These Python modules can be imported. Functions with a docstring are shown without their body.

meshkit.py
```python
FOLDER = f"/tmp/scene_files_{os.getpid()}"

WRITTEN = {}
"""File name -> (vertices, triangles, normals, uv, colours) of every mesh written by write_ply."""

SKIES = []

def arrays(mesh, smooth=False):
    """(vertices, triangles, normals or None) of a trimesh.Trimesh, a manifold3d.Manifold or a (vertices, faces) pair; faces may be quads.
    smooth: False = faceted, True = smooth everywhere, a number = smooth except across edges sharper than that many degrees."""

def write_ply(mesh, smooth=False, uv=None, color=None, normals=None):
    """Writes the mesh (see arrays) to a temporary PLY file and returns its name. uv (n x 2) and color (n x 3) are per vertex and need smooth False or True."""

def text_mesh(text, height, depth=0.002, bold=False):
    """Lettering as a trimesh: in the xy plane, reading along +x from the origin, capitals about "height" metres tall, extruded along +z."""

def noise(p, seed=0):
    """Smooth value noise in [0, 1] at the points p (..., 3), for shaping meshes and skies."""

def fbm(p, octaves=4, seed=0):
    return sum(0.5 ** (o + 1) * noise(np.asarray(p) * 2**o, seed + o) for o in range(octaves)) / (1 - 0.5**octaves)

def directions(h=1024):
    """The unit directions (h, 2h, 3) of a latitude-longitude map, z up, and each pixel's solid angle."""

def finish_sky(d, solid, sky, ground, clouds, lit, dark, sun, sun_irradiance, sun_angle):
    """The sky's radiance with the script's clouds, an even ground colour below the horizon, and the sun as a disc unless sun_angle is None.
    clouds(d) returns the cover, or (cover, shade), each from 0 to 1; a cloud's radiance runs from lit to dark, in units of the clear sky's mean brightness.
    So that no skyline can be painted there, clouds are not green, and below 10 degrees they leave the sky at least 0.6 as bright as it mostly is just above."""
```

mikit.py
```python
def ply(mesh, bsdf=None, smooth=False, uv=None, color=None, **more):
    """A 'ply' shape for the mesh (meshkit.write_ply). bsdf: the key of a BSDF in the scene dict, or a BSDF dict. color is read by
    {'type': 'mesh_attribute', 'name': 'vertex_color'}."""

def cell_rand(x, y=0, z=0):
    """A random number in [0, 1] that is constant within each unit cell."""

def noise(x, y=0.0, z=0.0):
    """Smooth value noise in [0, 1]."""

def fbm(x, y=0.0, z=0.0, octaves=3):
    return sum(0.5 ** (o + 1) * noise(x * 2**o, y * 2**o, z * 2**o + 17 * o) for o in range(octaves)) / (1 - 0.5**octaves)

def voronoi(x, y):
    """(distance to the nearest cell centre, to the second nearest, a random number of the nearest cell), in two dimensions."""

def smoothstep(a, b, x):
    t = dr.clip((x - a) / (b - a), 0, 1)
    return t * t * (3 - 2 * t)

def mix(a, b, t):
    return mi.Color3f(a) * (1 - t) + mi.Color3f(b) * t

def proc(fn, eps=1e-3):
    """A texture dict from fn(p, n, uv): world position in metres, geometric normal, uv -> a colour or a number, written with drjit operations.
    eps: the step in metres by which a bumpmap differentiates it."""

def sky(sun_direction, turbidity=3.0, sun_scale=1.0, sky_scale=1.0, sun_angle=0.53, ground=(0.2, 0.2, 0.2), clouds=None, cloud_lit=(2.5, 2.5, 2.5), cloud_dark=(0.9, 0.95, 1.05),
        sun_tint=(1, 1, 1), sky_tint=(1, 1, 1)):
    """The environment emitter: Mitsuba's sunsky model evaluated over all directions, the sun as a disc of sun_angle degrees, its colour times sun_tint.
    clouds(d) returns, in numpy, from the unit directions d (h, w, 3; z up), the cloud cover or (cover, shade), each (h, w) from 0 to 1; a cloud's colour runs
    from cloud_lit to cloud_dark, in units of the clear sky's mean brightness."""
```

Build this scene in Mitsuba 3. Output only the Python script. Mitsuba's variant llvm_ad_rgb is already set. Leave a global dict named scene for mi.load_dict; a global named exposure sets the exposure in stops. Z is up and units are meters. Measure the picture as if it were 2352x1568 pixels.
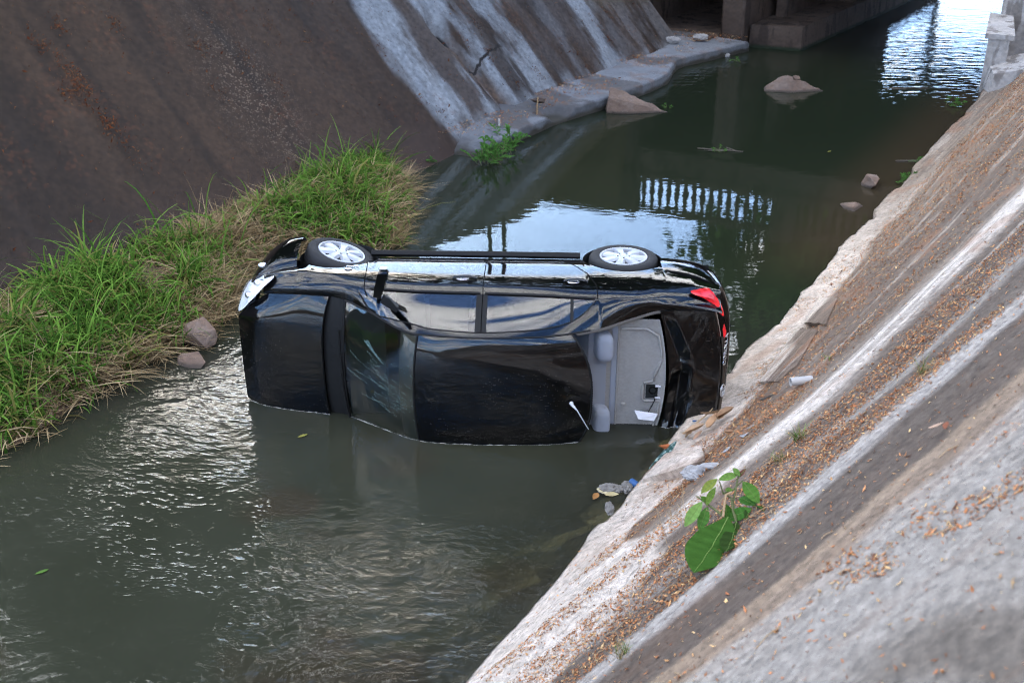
import math, random
import numpy as np, trimesh, drjit as dr, mitsuba as mi, mikit, meshkit
from mikit import noise, fbm, voronoi, smoothstep, mix, cell_rand
from scipy.interpolate import PchipInterpolator, CubicSpline
from scipy.spatial import Delaunay
from shapely.geometry import Polygon, Point

T = mi.ScalarTransform4f
scene, labels = {}, {}
rng = np.random.default_rng(7)
random.seed(7)

# ------------------------------------------------------------------ camera, sky, exposure
CAM_H, PITCH, FPX = 4.9, math.radians(25.5), 2500.0
scene['camera'] = {'type': 'thinlens', 'fov': 2 * math.degrees(math.atan(1176 / FPX)), 'fov_axis': 'x',
                   'to_world': T().look_at(origin=[0, 0, CAM_H], target=[0, math.cos(PITCH), CAM_H - math.sin(PITCH)], up=[0, 0, 1]),
                   'aperture_radius': 0.0075, 'focus_distance': 9.6, 'near_clip': 0.05, 'far_clip': 600.0}


def sky_clouds(d):
    # broken, drawn-out banks of bright cloud with blue between them
    zz = np.maximum(d[..., 2], 0.03)
    p = np.stack([d[..., 0] / (zz + .25), d[..., 1] / (zz + .25), zz * 0], -1)
    c = meshkit.fbm(p * np.array([2.2, 6.0, 1]) + 221.03, 5, 4)
    c2 = meshkit.fbm(p * np.array([2.0, 5.0, 1]) + 9.7, 5, 9)
    return np.clip((c - .46) / .16, 0, 1), np.clip((c2 - .42) * 2.5, 0, 1)


# hazy light from beyond the bridge on the left, the sun itself veiled by trees and cloud
scene['sky'] = mikit.sky([-0.35, 0.8, 0.62], turbidity=4, sun_scale=0.04, sun_angle=30, clouds=sky_clouds,
                         cloud_lit=(2.7, 2.72, 2.78), cloud_dark=(0.85, 0.9, 1.0), sky_tint=(0.80, 1.0, 1.30))
exposure = 4.35

# ------------------------------------------------------------------ helpers


def number(key):
    if key not in scene and key not in labels:
        return key
    k = 1
    while f'{key}_{k:03d}' in scene or f'{key}_{k:03d}' in labels:
        k += 1
    return f'{key}_{k:03d}'


def put(name, mesh, bsdf, parent=None, smooth=False, color=None, normals=None, label=None, cat=None, group=None, kind=None):
    key = number((parent + '__' if parent else '') + name)
    if normals is not None:
        path = meshkit.write_ply(mesh, False, None, color, normals=normals)
        scene[key] = {'type': 'ply', 'filename': path, 'face_normals': False, 'bsdf': {'type': 'ref', 'id': bsdf}}
    else:
        scene[key] = mikit.ply(mesh, bsdf, smooth=smooth, color=color)
    tag(key, label, cat, group, kind)
    return key


def tag(key, label=None, cat=None, group=None, kind=None):
    t = {k: v for k, v in dict(label=label, category=cat, group=group, kind=kind).items() if v}
    if t:
        labels[key] = t


def thing(name, label, cat, group=None, kind=None):
    key = number(name)
    tag(key, label, cat, group, kind)
    return key


def ray(px, py):
    r = np.array([(px - 1176) / FPX, 0, 0]) + np.array([0, math.cos(PITCH), -math.sin(PITCH)]) + (784 - py) / FPX * np.array([0, math.sin(PITCH), math.cos(PITCH)])
    return r


def at(px, py, z=0.0):
    """The point at height z seen at a pixel of the 2352 x 1568 photograph."""
    r = ray(px, py)
    return np.array([0, 0, CAM_H]) + r * (z - CAM_H) / r[2]


def grid(P):
    """(vertices, triangles) of a grid of points (n, m, 3)."""
    n, m = P.shape[:2]
    i, j = np.meshgrid(np.arange(n - 1), np.arange(m - 1), indexing='ij')
    a = (i * m + j).ravel()
    f = np.vstack([np.stack([a, a + m, a + m + 1], 1), np.stack([a, a + m + 1, a + 1], 1)])
    return P.reshape(-1, 3), f


def join(ms):
    vs, fs, o = [], [], 0
    for m in ms:
        v, f = (m.vertices, m.faces) if hasattr(m, 'vertices') else m
        v, f = np.asarray(v, float), np.asarray(f, int)
        vs.append(v), fs.append(f + o)
        o += len(v)
    return np.vstack(vs), np.vstack(fs)


def tube(pts, r, n=8, cap=True):
    p = np.asarray(pts, float)
    r = np.broadcast_to(np.asarray(r, float), (len(p),))
    t = np.gradient(p, axis=0)
    t /= np.linalg.norm(t, axis=1, keepdims=True) + 1e-12
    up = np.where(np.abs(t[:, 2:3]) < .9, [[0, 0, 1.]], [[1., 0, 0]])
    a = np.cross(t, up)
    a /= np.linalg.norm(a, axis=1, keepdims=True) + 1e-12
    b = np.cross(t, a)
    g = np.arange(n + 1) * 2 * np.pi / n
    P = p[:, None] + r[:, None, None] * (np.cos(g)[None, :, None] * a[:, None] + np.sin(g)[None, :, None] * b[:, None])
    v, f = grid(P)
    if cap:
        k = len(v)
        v = np.vstack([v, p[:1], p[-1:]])
        m = n + 1
        i = np.arange(n)
        last = (len(p) - 1) * m
        f = np.vstack([f, np.stack([i, i + 1, i * 0 + k], 1), np.stack([last + i + 1, last + i, i * 0 + k + 1], 1)])
    return v, f


def box(lo, hi, bevel=0.0):
    lo, hi = np.asarray(lo, float), np.asarray(hi, float)
    if bevel <= 0:
        m = trimesh.creation.box(hi - lo)
        m.apply_translation((lo + hi) / 2)
        return np.array(m.vertices), np.array(m.faces)
    pts = []
    for s in np.ndindex(2, 2, 2):
        c = np.where(s, hi, lo)
        for k in range(3):
            q = c + np.where(s, -bevel, bevel)
            q[k] = c[k]
            pts.append(q)
    m = trimesh.convex.convex_hull(np.array(pts))
    return np.array(m.vertices), np.array(m.faces)


def xf(mesh, M):
    v, f = (mesh.vertices, mesh.faces) if hasattr(mesh, 'vertices') else mesh
    v = np.asarray(v, float) @ np.asarray(M)[:3, :3].T + np.asarray(M)[:3, 3]
    return v, (np.asarray(f)[:, ::-1] if np.linalg.det(np.asarray(M)[:3, :3]) < 0 else np.asarray(f))


def frame(o, x, y, z):
    M = np.eye(4)
    M[:3, 0], M[:3, 1], M[:3, 2], M[:3, 3] = x, y, z, o
    return M


def rock(center, size, seed, flat=.0, sub=3, rough=.35, rotz=0.0):
    """An angular boulder: a faceted hull, roughened."""
    r = np.random.default_rng(seed)
    p = r.normal(size=(16, 3))
    p /= np.linalg.norm(p, axis=1, keepdims=True)
    p *= r.uniform(.75, 1.1, (16, 1))
    m = trimesh.convex.convex_hull(p)
    for _ in range(sub):
        m = m.subdivide()
    v = np.array(m.vertices)
    v += v * rough * .35 * (meshkit.fbm(v * 2.3 + seed, 4, seed)[:, None] - .5)
    v *= np.asarray(size)
    c, s = math.cos(rotz), math.sin(rotz)
    v = v @ np.array([[c, -s, 0], [s, c, 0], [0, 0, 1]]).T
    return v + np.asarray(center), np.array(m.faces)


# ------------------------------------------------------------------ materials


def diffuse(key, rgb, rough=.8, spec=.3, **more):
    scene[key] = {'type': 'twosided', 'b': {'type': 'principled', 'base_color': rgb if isinstance(rgb, dict) else {'type': 'rgb', 'value': list(rgb)}, 'roughness': rough, 'specular': spec, **more}}


def plastic(key, rgb, ior=1.5):
    scene[key] = {'type': 'twosided', 'b': {'type': 'plastic', 'diffuse_reflectance': rgb if isinstance(rgb, dict) else {'type': 'rgb', 'value': list(rgb)}, 'int_ior': ior}}


# the canal's axes: s runs along it away from the camera, w away from the water
DX, DY = 0.508, 0.861
R0X, R0Y = -0.277, 5.27          # a point of the near waterline
L0X, L0Y = -0.83, 17.49          # a point of the far waterline
dv, nv = np.array([DX, DY, 0]), np.array([DY, -DX, 0])
R0, L0 = np.array([R0X, R0Y, 0]), np.array([L0X, L0Y, 0])


def near_sw(p):
    x, y = p.x - R0X, p.y - R0Y
    return x * DX + y * DY, x * DY - y * DX


def far_sw(p):
    x, y = p.x - L0X, p.y - L0Y
    return x * DX + y * DY, y * DX - x * DY


def ramp(q, stops):
    c = mi.Color3f(stops[0][1])
    for (a, _), (b, cb) in zip(stops, stops[1:]):
        c = mix(c, cb, smoothstep(a, b, q))
    return c


def near_bank_color(p, n, uv):
    s, w = near_sw(p)
    z = p.z
    q0 = w - 2.75 * (1 - dr.exp(-s / 5))
    wob = fbm(s * .9, q0 * 2.5, 1.7, 3) - .5
    q = q0 + wob * .16 + (noise(s * 3.1, q0 * 9) - .5) * .05
    col = ramp(q, [(-2.2, (.25, .215, .185)), (-1.5, (.21, .175, .148)), (-.9, (.155, .122, .10)), (-.5, (.145, .115, .095)), (-.05, (.155, .125, .102)), (.12, (.22, .19, .165)),
                   (.26, (.56, .54, .52)), (.39, (.54, .52, .50)), (.55, (.14, .115, .097)), (.92, (.13, .107, .092)), (1.0, (.25, .235, .225)), (1.14, (.24, .23, .22)), (1.26, (.115, .095, .081)),
                   (1.46, (.14, .12, .105)), (1.54, (.37, .365, .36)), (1.66, (.34, .335, .335)), (1.76, (.095, .078, .066)), (2.22, (.105, .086, .074)), (2.3, (.25, .20, .155)),
                   (2.46, (.25, .20, .16)), (2.58, (.31, .30, .29)), (2.95, (.30, .295, .29)), (3.5, (.15, .135, .12))])
    # streaks of run-off, drawn out along the slope's drainage
    st = fbm(q0 * 13, s * .7 + 5, 2.2, 3)
    st2 = fbm(q0 * 38, s * 1.6, 7.7, 2)
    far = smoothstep(1.0, 4.0, s)
    col = mix(col, (.50, .48, .46), smoothstep(.56, .68, st) * (.04 + .34 * far))
    col = mix(col, (.075, .06, .05), smoothstep(.52, .38, st2) * (.22 + .2 * far))
    # pale render along the toe, widest near the camera
    tw = .40 + .55 * smoothstep(1.8, .2, s) + (fbm(s * 1.3, 3.3, w * 2, 3) - .5) * .5
    toe = smoothstep(tw + .08, tw - .03, w) * smoothstep(6.5, 3.5, s * (1 - .5 * smoothstep(3, 8, s)))
    col = mix(col, mix((.66, .635, .61), (.44, .41, .375), fbm(s * 5, w * 5, 4.0, 3)), toe * .93)
    # the blotched upper slope
    up = smoothstep(2.6, 3.1, q)
    col = mix(col, mix((.14, .13, .12), (.28, .275, .27), smoothstep(.38, .52, fbm(s * 1.1 + 8, w * 1.1, 2.0, 4))), up * .85)
    # grain, pits and rusty dust
    g = fbm(p.x * 30, p.y * 30, z * 30, 4)
    col = col * (.42 + 1.16 * g) * (.84 + .32 * noise(p.x * 130, p.y * 130, z * 130))
    ck = dr.abs(fbm(s * 1.3 + 3, w * 2.1, 6.0, 4) - .5)
    col = mix(col, (.06, .05, .042), smoothstep(.006, .002, ck) * .35 * smoothstep(.5, .6, fbm(s * .8, w, 31.0, 2)) * smoothstep(2.4, 2.0, q))
    col = mix(col, (.30, .15, .08), smoothstep(.54, .74, fbm(s * 2.1, q0 * 5.0, 11.0, 4)) * (.08 + .26 * far))
    spots = noise(p.x * 90, p.y * 90, z * 90)
    col = mix(col, (.07, .06, .055), smoothstep(.82, .9, spots) * .5)
    wet = smoothstep(.07, .02, z + (noise(s * 6, 2.0) - .5) * .05)
    return mix(col * mi.Color3f(.755, .66, .56), (.05, .042, .035), wet * .8)


def near_bank_bump(p, n, uv):
    s, w = near_sw(p)
    return fbm(p.x * 22, p.y * 22, p.z * 22, 3) * .008 + fbm((w - 2.75 * (1 - dr.exp(-s / 5))) * 14, s * 2, 4.0, 2) * .012


def far_bank_color(p, n, uv):
    s, w = far_sw(p)
    wob = (fbm(w * .8, s * .7, 3.0, 3) - .5)
    q = s + wob * .75 + (fbm(s * 4, w * 1.6, 9.0, 3) - .5) * .5
    dark = mix((.040, .029, .022), (.088, .065, .050), fbm(s * .9, w * .5, 5.0, 4))
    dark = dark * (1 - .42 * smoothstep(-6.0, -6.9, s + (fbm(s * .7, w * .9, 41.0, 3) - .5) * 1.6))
    dark = mix(dark, (.028, .021, .017), smoothstep(.50, .70, fbm(s * 1.9, w * .5 + 3, 1.0, 4)) * .7)
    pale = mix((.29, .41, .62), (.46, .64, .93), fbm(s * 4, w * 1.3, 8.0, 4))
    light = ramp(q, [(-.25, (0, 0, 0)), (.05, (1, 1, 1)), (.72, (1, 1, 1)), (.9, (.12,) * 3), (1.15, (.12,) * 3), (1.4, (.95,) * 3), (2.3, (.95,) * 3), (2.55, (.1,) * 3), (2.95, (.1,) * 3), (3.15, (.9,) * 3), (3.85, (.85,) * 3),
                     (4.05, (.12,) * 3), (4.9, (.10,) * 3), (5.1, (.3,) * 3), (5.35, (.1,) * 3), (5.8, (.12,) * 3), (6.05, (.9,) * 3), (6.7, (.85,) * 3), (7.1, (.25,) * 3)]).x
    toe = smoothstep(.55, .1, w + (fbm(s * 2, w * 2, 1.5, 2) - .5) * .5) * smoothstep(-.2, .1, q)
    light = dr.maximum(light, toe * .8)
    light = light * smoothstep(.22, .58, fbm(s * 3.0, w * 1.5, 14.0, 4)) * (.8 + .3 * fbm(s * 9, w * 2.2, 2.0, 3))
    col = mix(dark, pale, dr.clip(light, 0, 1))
    # a hole broken through the slab, and the rough wet gully below it
    gs = 1.62 + .42 * smoothstep(1.45, .1, w) + (fbm(w * 3, 2.0, 1.0, 2) - .5) * .12
    gul = dr.exp(-dr.square((s - gs) / (.13 + .05 * fbm(w * 6, s * 6, 2.0, 2)))) * smoothstep(1.55, 1.35, w)
    col = mix(col, mix((.05, .04, .035), (.20, .16, .14), noise(p.x * 22, p.y * 22, p.z * 22)), gul * .9)
    col = mix(col, (.010, .009, .008), smoothstep(.45, .8, dr.exp(-dr.square((s - 1.60 + .1 * (w - 1.45)) / .13) - dr.square((w - 1.48) / .24)) * (.7 + .6 * fbm(s * 9, w * 9, 4.0, 2))))
    crk = dr.abs(w - .98 - .12 * (s - 2.2) - .16 * (fbm(s * 3.5, 7.0, 2.0, 3) - .5))
    col = mix(col, (.02, .017, .015), smoothstep(.030, .010, crk) * smoothstep(1.5, 1.7, s) * smoothstep(3.1, 2.9, s))
    # moss high by the wing wall
    col = mix(col, (.10, .085, .03), smoothstep(6.9, 7.5, q + w * .12) * smoothstep(.9, 1.6, w) * .9)
    # aggregate showing through, rusty leaf dust
    grav = smoothstep(.60, .78, noise(p.x * 46, p.y * 46, p.z * 46)) * dr.exp(-dr.square((s + 3.3) / .55) - dr.square((w - 1.3) / .75)) * 1.6
    col = mix(col, (.26, .25, .25), grav * .55)
    red = smoothstep(.58, .72, fbm(s * 2.2, w * 1.8, 21.0, 4)) * .28
    col = mix(col, (.17, .075, .04), red * smoothstep(.45, .8, noise(p.x * 20, p.y * 20, p.z * 20)))
    col = col * (.45 + 1.1 * fbm(p.x * 16, p.y * 16, p.z * 16, 4))
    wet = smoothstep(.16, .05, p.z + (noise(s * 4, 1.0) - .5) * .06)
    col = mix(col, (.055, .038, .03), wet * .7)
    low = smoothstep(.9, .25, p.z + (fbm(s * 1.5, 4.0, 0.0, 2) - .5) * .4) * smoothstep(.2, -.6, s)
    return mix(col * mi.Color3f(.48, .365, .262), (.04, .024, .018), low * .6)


def far_bank_bump(p, n, uv):
    s, w = far_sw(p)
    return fbm(p.x * 16, p.y * 16, p.z * 16, 3) * .014 + fbm(s * 5, w * .8, 3.0, 2) * .03


def bumped(key, tex, height, rough=.85, spec=.3, scale=1.0, eps=4e-3):
    scene[key] = {'type': 'twosided', 'b': {'type': 'bumpmap', 'arbitrary': mikit.proc(height, eps), 'scale': scale,
                                            'bsdf': {'type': 'principled', 'base_color': mikit.proc(tex) if callable(tex) else {'type': 'rgb', 'value': list(tex)}, 'roughness': rough, 'specular': spec}}}


bumped('near_concrete', near_bank_color, near_bank_bump)
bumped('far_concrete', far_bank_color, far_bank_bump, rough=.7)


def apron_color(p, n, uv):
    s, w = far_sw(p)
    c = mix((.15, .158, .172), (.30, .31, .33), fbm(p.x * 3, p.y * 3, p.z * 3, 4))
    c = mix(c, (.10, .09, .085), smoothstep(.5, .62, fbm(p.x * 1.3, p.y * 1.3, 4.0, 4)) * .75)
    c = mix(c, (.24, .12, .06), smoothstep(.56, .8, fbm(p.x * 4.1, p.y * 4.1, 9.0, 3)) * .35)
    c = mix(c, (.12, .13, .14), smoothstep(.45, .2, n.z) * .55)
    c = c * (.75 + .5 * fbm(p.x * 22, p.y * 22, p.z * 22, 3))
    return mix(c * .55, (.03, .027, .02), smoothstep(.13, .04, p.z + (noise(p.x * 5, p.y * 5) - .5) * .08))


bumped('apron_concrete', apron_color, lambda p, n, uv: fbm(p.x * 15, p.y * 15, p.z * 15, 3) * .015)


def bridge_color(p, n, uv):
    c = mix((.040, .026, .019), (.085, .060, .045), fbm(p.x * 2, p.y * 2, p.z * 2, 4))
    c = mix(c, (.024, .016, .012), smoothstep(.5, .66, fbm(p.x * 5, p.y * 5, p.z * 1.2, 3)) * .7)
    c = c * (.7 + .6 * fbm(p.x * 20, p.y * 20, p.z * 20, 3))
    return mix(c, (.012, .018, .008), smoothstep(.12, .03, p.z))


bumped('bridge_concrete', bridge_color, lambda p, n, uv: fbm(p.x * 14, p.y * 14, p.z * 14, 3) * .02)


def wing_color(p, n, uv):
    c = mix((.30, .27, .24), (.46, .43, .40), fbm(p.x * 2.5, p.y * 2.5, p.z * 1.2, 4))
    c = mix(c, (.12, .10, .085), smoothstep(.52, .68, fbm(p.x * 7, p.y * 7, p.z * 1.5, 3)) * .7)
    return c * (.72 + .56 * fbm(p.x * 18, p.y * 18, p.z * 18, 3))


bumped('wing_concrete', wing_color, lambda p, n, uv: fbm(p.x * 14, p.y * 14, p.z * 14, 3) * .012)


def rock_color(p, n, uv):
    c = mix((.085, .055, .040), (.19, .130, .096), fbm(p.x * 5, p.y * 5, p.z * 5, 4))
    c = mix(c, (.16, .125, .105), smoothstep(.5, .65, fbm(p.x * 9, p.y * 9, p.z * 9, 3)) * .5)
    c = c * (.7 + .6 * fbm(p.x * 30, p.y * 30, p.z * 30, 3))
    return mix(c, (.06, .045, .035), smoothstep(.05, .015, p.z))


bumped('rock', rock_color, lambda p, n, uv: fbm(p.x * 20, p.y * 20, p.z * 20, 4) * .025)


def mud_color(p, n, uv):
    c = mix((.055, .036, .024), (.12, .075, .045), fbm(p.x * 5, p.y * 5, p.z * 5, 4))
    return mix(c, (.06, .075, .025), smoothstep(.5, .65, fbm(p.x * 2, p.y * 2, 3.0, 3)) * .6)


bumped('mud', mud_color, lambda p, n, uv: fbm(p.x * 12, p.y * 12, p.z * 12, 3) * .03)


def bed_color(p, n, uv):
    f, g, c = voronoi(p.x * 4.2 + fbm(p.x * 3, p.y * 3, 0, 2), p.y * 4.2)
    col = mix((.07, .058, .032), (.40, .32, .12), c * c * smoothstep(.35, .65, fbm(p.x * 1.3, p.y * 1.3, 5.0, 3)))
    col = mix((.06, .05, .03), col, .45 + .55 * smoothstep(.02, .35, g - f))
    return col * (.6 + .8 * fbm(p.x * 14, p.y * 14, 1.0, 3))


bumped('bed_stone', bed_color, lambda p, n, uv: fbm(p.x * 12, p.y * 12, p.z * 12, 3) * .02)

# water: a murky, faintly rippled surface, clear only over the shallows by the near bank


def water_murk(p, n, uv):
    s, w = near_sw(p)
    big = fbm(p.x * .55, p.y * .55, 2.0, 3)
    c = mix((.012, .0145, .010), (.021, .022, .016), big)
    c = mix(c, (.012, .017, .009), smoothstep(9.5, 12, p.y) * .8)
    near = smoothstep(9.2, 7.8, p.y)
    c = mix(c, mix((.0215, .0230, .0140), (.0315, .0330, .0220), fbm(p.x * 1.4, p.y * 1.4, 7.0, 3)), near)
    brown = smoothstep(.52, .68, fbm(p.x * 1.1 + 4, p.y * 1.1, 13.0, 3)) * smoothstep(9.0, 7.0, p.y)
    c = mix(c, (.030, .020, .012), brown * .55)
    return mix(c, (.045, .030, .018), smoothstep(-1.4, -.2, w) * smoothstep(7, 9, s) * .6)


def water_clear(p, n, uv):
    s, w = near_sw(p)
    depth = dr.maximum(.05 - .38 * w, 0)
    t = 1 - dr.exp(-depth * 5.2)
    return dr.clip(t + smoothstep(3.0, 5.5, s) * .6, 0, 1)


def water_bump(p, n, uv):
    x, y = p.x, p.y
    # the current: rough below the grass and where it curls round the car, calm beyond it
    calm = smoothstep(8.6, 10.6, y + .25 * x)
    lee = smoothstep(7.9, 7.0, y + .12 * x) 
    left = smoothstep(-1.6, -2.3, x) * .72
    amp = dr.maximum(dr.maximum(left, lee * (.15 + 1.3 * smoothstep(.3, .7, fbm(x * .8, y * .8, 3.0, 3)))), .22) * (1 - .93 * calm) + .02
    wx = x + .35 * fbm(x * 1.2, y * 1.2, 5.0, 2)
    wy = y + .35 * fbm(x * 1.2, y * 1.2, 9.0, 2)
    ru = smoothstep(.42, .66, fbm(x * 1.1 + 3, y * 1.1, 21.0, 3))
    h = fbm(wx * 4.2 + wy * 1.5, wy * 7.5 - wx * 1.5, 1.0, 3) * .0095 + (noise(wx * 20 + wy * 6, wy * 29) * .0036 + noise(wx * 46, wy * 62) * .0015) * (.30 + .9 * ru)
    far = fbm(x * 2.4, y * 6.5, 2.0, 3) * .0030 * (.25 + 1.75 * smoothstep(16, 25, y)) + noise(x * 9, y * 22) * .0006 * (.3 + .7 * smoothstep(16, 25, y))
    return h * amp * .86 + far * calm * (1 + .9 * smoothstep(17, 23, y))


scene['water_surface'] = {'type': 'twosided', 'b': {'type': 'bumpmap', 'arbitrary': mikit.proc(water_bump, 4e-3), 'scale': 1.0,
                          'bsdf': {'type': 'plastic', 'diffuse_reflectance': mikit.proc(water_murk), 'int_ior': 1.33}}}
scene['water_shallow'] = {'type': 'bumpmap', 'arbitrary': mikit.proc(water_bump, 4e-3), 'scale': 1.0,
                          'bsdf': {'type': 'blendbsdf', 'weight': mikit.proc(water_clear), 'a': {'type': 'thindielectric', 'int_ior': 1.33},
                                   'b': {'type': 'twosided', 'x': {'type': 'plastic', 'diffuse_reflectance': mikit.proc(water_murk), 'int_ior': 1.33}}}}

# the car

def paint_color(p, n, uv):
    dust = smoothstep(.50, .75, fbm(p.x * 4, p.y * 4, p.z * 4, 4))
    spots = smoothstep(.80, .86, noise(p.x * 70, p.y * 70, p.z * 70)) * smoothstep(.5, .65, fbm(p.x * 2.2, p.y * 2.2, p.z * 2.2 + 4, 2))
    return mix(mix((.0018, .0018, .002), (.0045, .0042, .004), dust), (.05, .045, .04), spots * .6)


plastic('car_paint', mikit.proc(paint_color), 1.52)
diffuse('black_plastic', (.006, .006, .006), .55, .2)
diffuse('dark_gap', (.002, .002, .002), .8, .1)
diffuse('rubber', (.018, .018, .019), .75, .3)
diffuse('alloy', (.36, .375, .40), .38, .5, metallic=.35)
diffuse('chrome', (.75, .76, .78), .12, .5, metallic=1.0)
diffuse('cabin_grey', mikit.proc(lambda p, n, uv: mix((.195, .187, .178), (.25, .24, .225), fbm(p.x * 60, p.y * 60, p.z * 60, 2))), .9, .2)
diffuse('headrest_grey', (.22, .235, .27), .85, .2)
diffuse('cabin_dark', (.012, .013, .013), .8, .2)
diffuse('white_trim', (.52, .52, .55), .5, .4)
diffuse('lamp_reflector', mikit.proc(lambda p, n, uv: mix((.50, .53, .56), (.85, .87, .9), fbm(p.x * 16, p.y * 16, p.z * 16, 2))), .3, .5, metallic=.25)
scene['lamp_glass'] = {'type': 'thindielectric', 'int_ior': 1.5}
scene['window_glass'] = {'type': 'thindielectric', 'int_ior': 1.5, 'specular_transmittance': {'type': 'rgb', 'value': [.62, .74, .69]}}
scene['tinted_glass'] = {'type': 'thindielectric', 'int_ior': 1.52, 'specular_transmittance': {'type': 'rgb', 'value': [.22, .24, .24]}}
scene['red_lens'] = {'type': 'twosided', 'b': {'type': 'principled', 'base_color': mikit.proc(lambda p, n, uv: mix((.42, .004, .008), (.85, .02, .025), smoothstep(.35, .65, noise(p.x * 26, p.y * 26, p.z * 26)))), 'roughness': .12, 'specular': .4, 'clearcoat': 1.0, 'clearcoat_gloss': .97}}
diffuse('header_brown', (.03, .022, .015), .5)
diffuse('chrome_dark', (.10, .085, .07), .2, .5, metallic=.8)
diffuse('glass_crack', (.16, .26, .24), .5, .5)
diffuse('scuff', (.028, .058, .054), .5, .5)
diffuse('scum', (.22, .22, .20), .8)

# plants and litter


def leafy(key, trans=.55):
    scene[key] = {'type': 'principledthin', 'base_color': {'type': 'mesh_attribute', 'name': 'vertex_color'}, 'roughness': .55, 'diff_trans': trans, 'spec_trans': 0.0, 'eta': 1.4}


leafy('leaf', .7)
scene['litter'] = {'type': 'twosided', 'b': {'type': 'diffuse', 'reflectance': {'type': 'mesh_attribute', 'name': 'vertex_color'}}}
diffuse('bark', mikit.proc(lambda p, n, uv: mix((.05, .04, .03), (.12, .10, .08), fbm(p.x * 9, p.y * 9, p.z * 2, 3))), .9)
diffuse('stalk', (.10, .11, .04), .7)
diffuse('dry_stalk', (.30, .20, .11), .8)
diffuse('paper', mikit.proc(lambda p, n, uv: mix((.16, .145, .13), (.34, .33, .325), fbm(p.x * 30, p.y * 30, p.z * 30, 3))), .8)
diffuse('grime', mikit.proc(lambda p, n, uv: mix((.07, .06, .05), (.22, .205, .185), fbm(p.x * 34, p.y * 34, p.z * 34, 3))), .8)
diffuse('pvc', (.34, .32, .295), .5, .4)
diffuse('steel', (.10, .10, .10), .6, .4)

# ------------------------------------------------------------------ the setting: banks, bed, water
N2 = lambda p, seed=0, o=4: meshkit.fbm(np.asarray(p, float), o, seed) - .5


def near_pt(s, w, z):
    s, w, z = np.broadcast_arrays(s, w, z)
    return R0 + s[..., None] * dv + w[..., None] * nv + z[..., None] * np.array([0, 0, 1.])


def far_pt(s, w, z):
    s, w, z = np.broadcast_arrays(s, w, z)
    return L0 + s[..., None] * dv - w[..., None] * nv + z[..., None] * np.array([0, 0, 1.])


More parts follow.
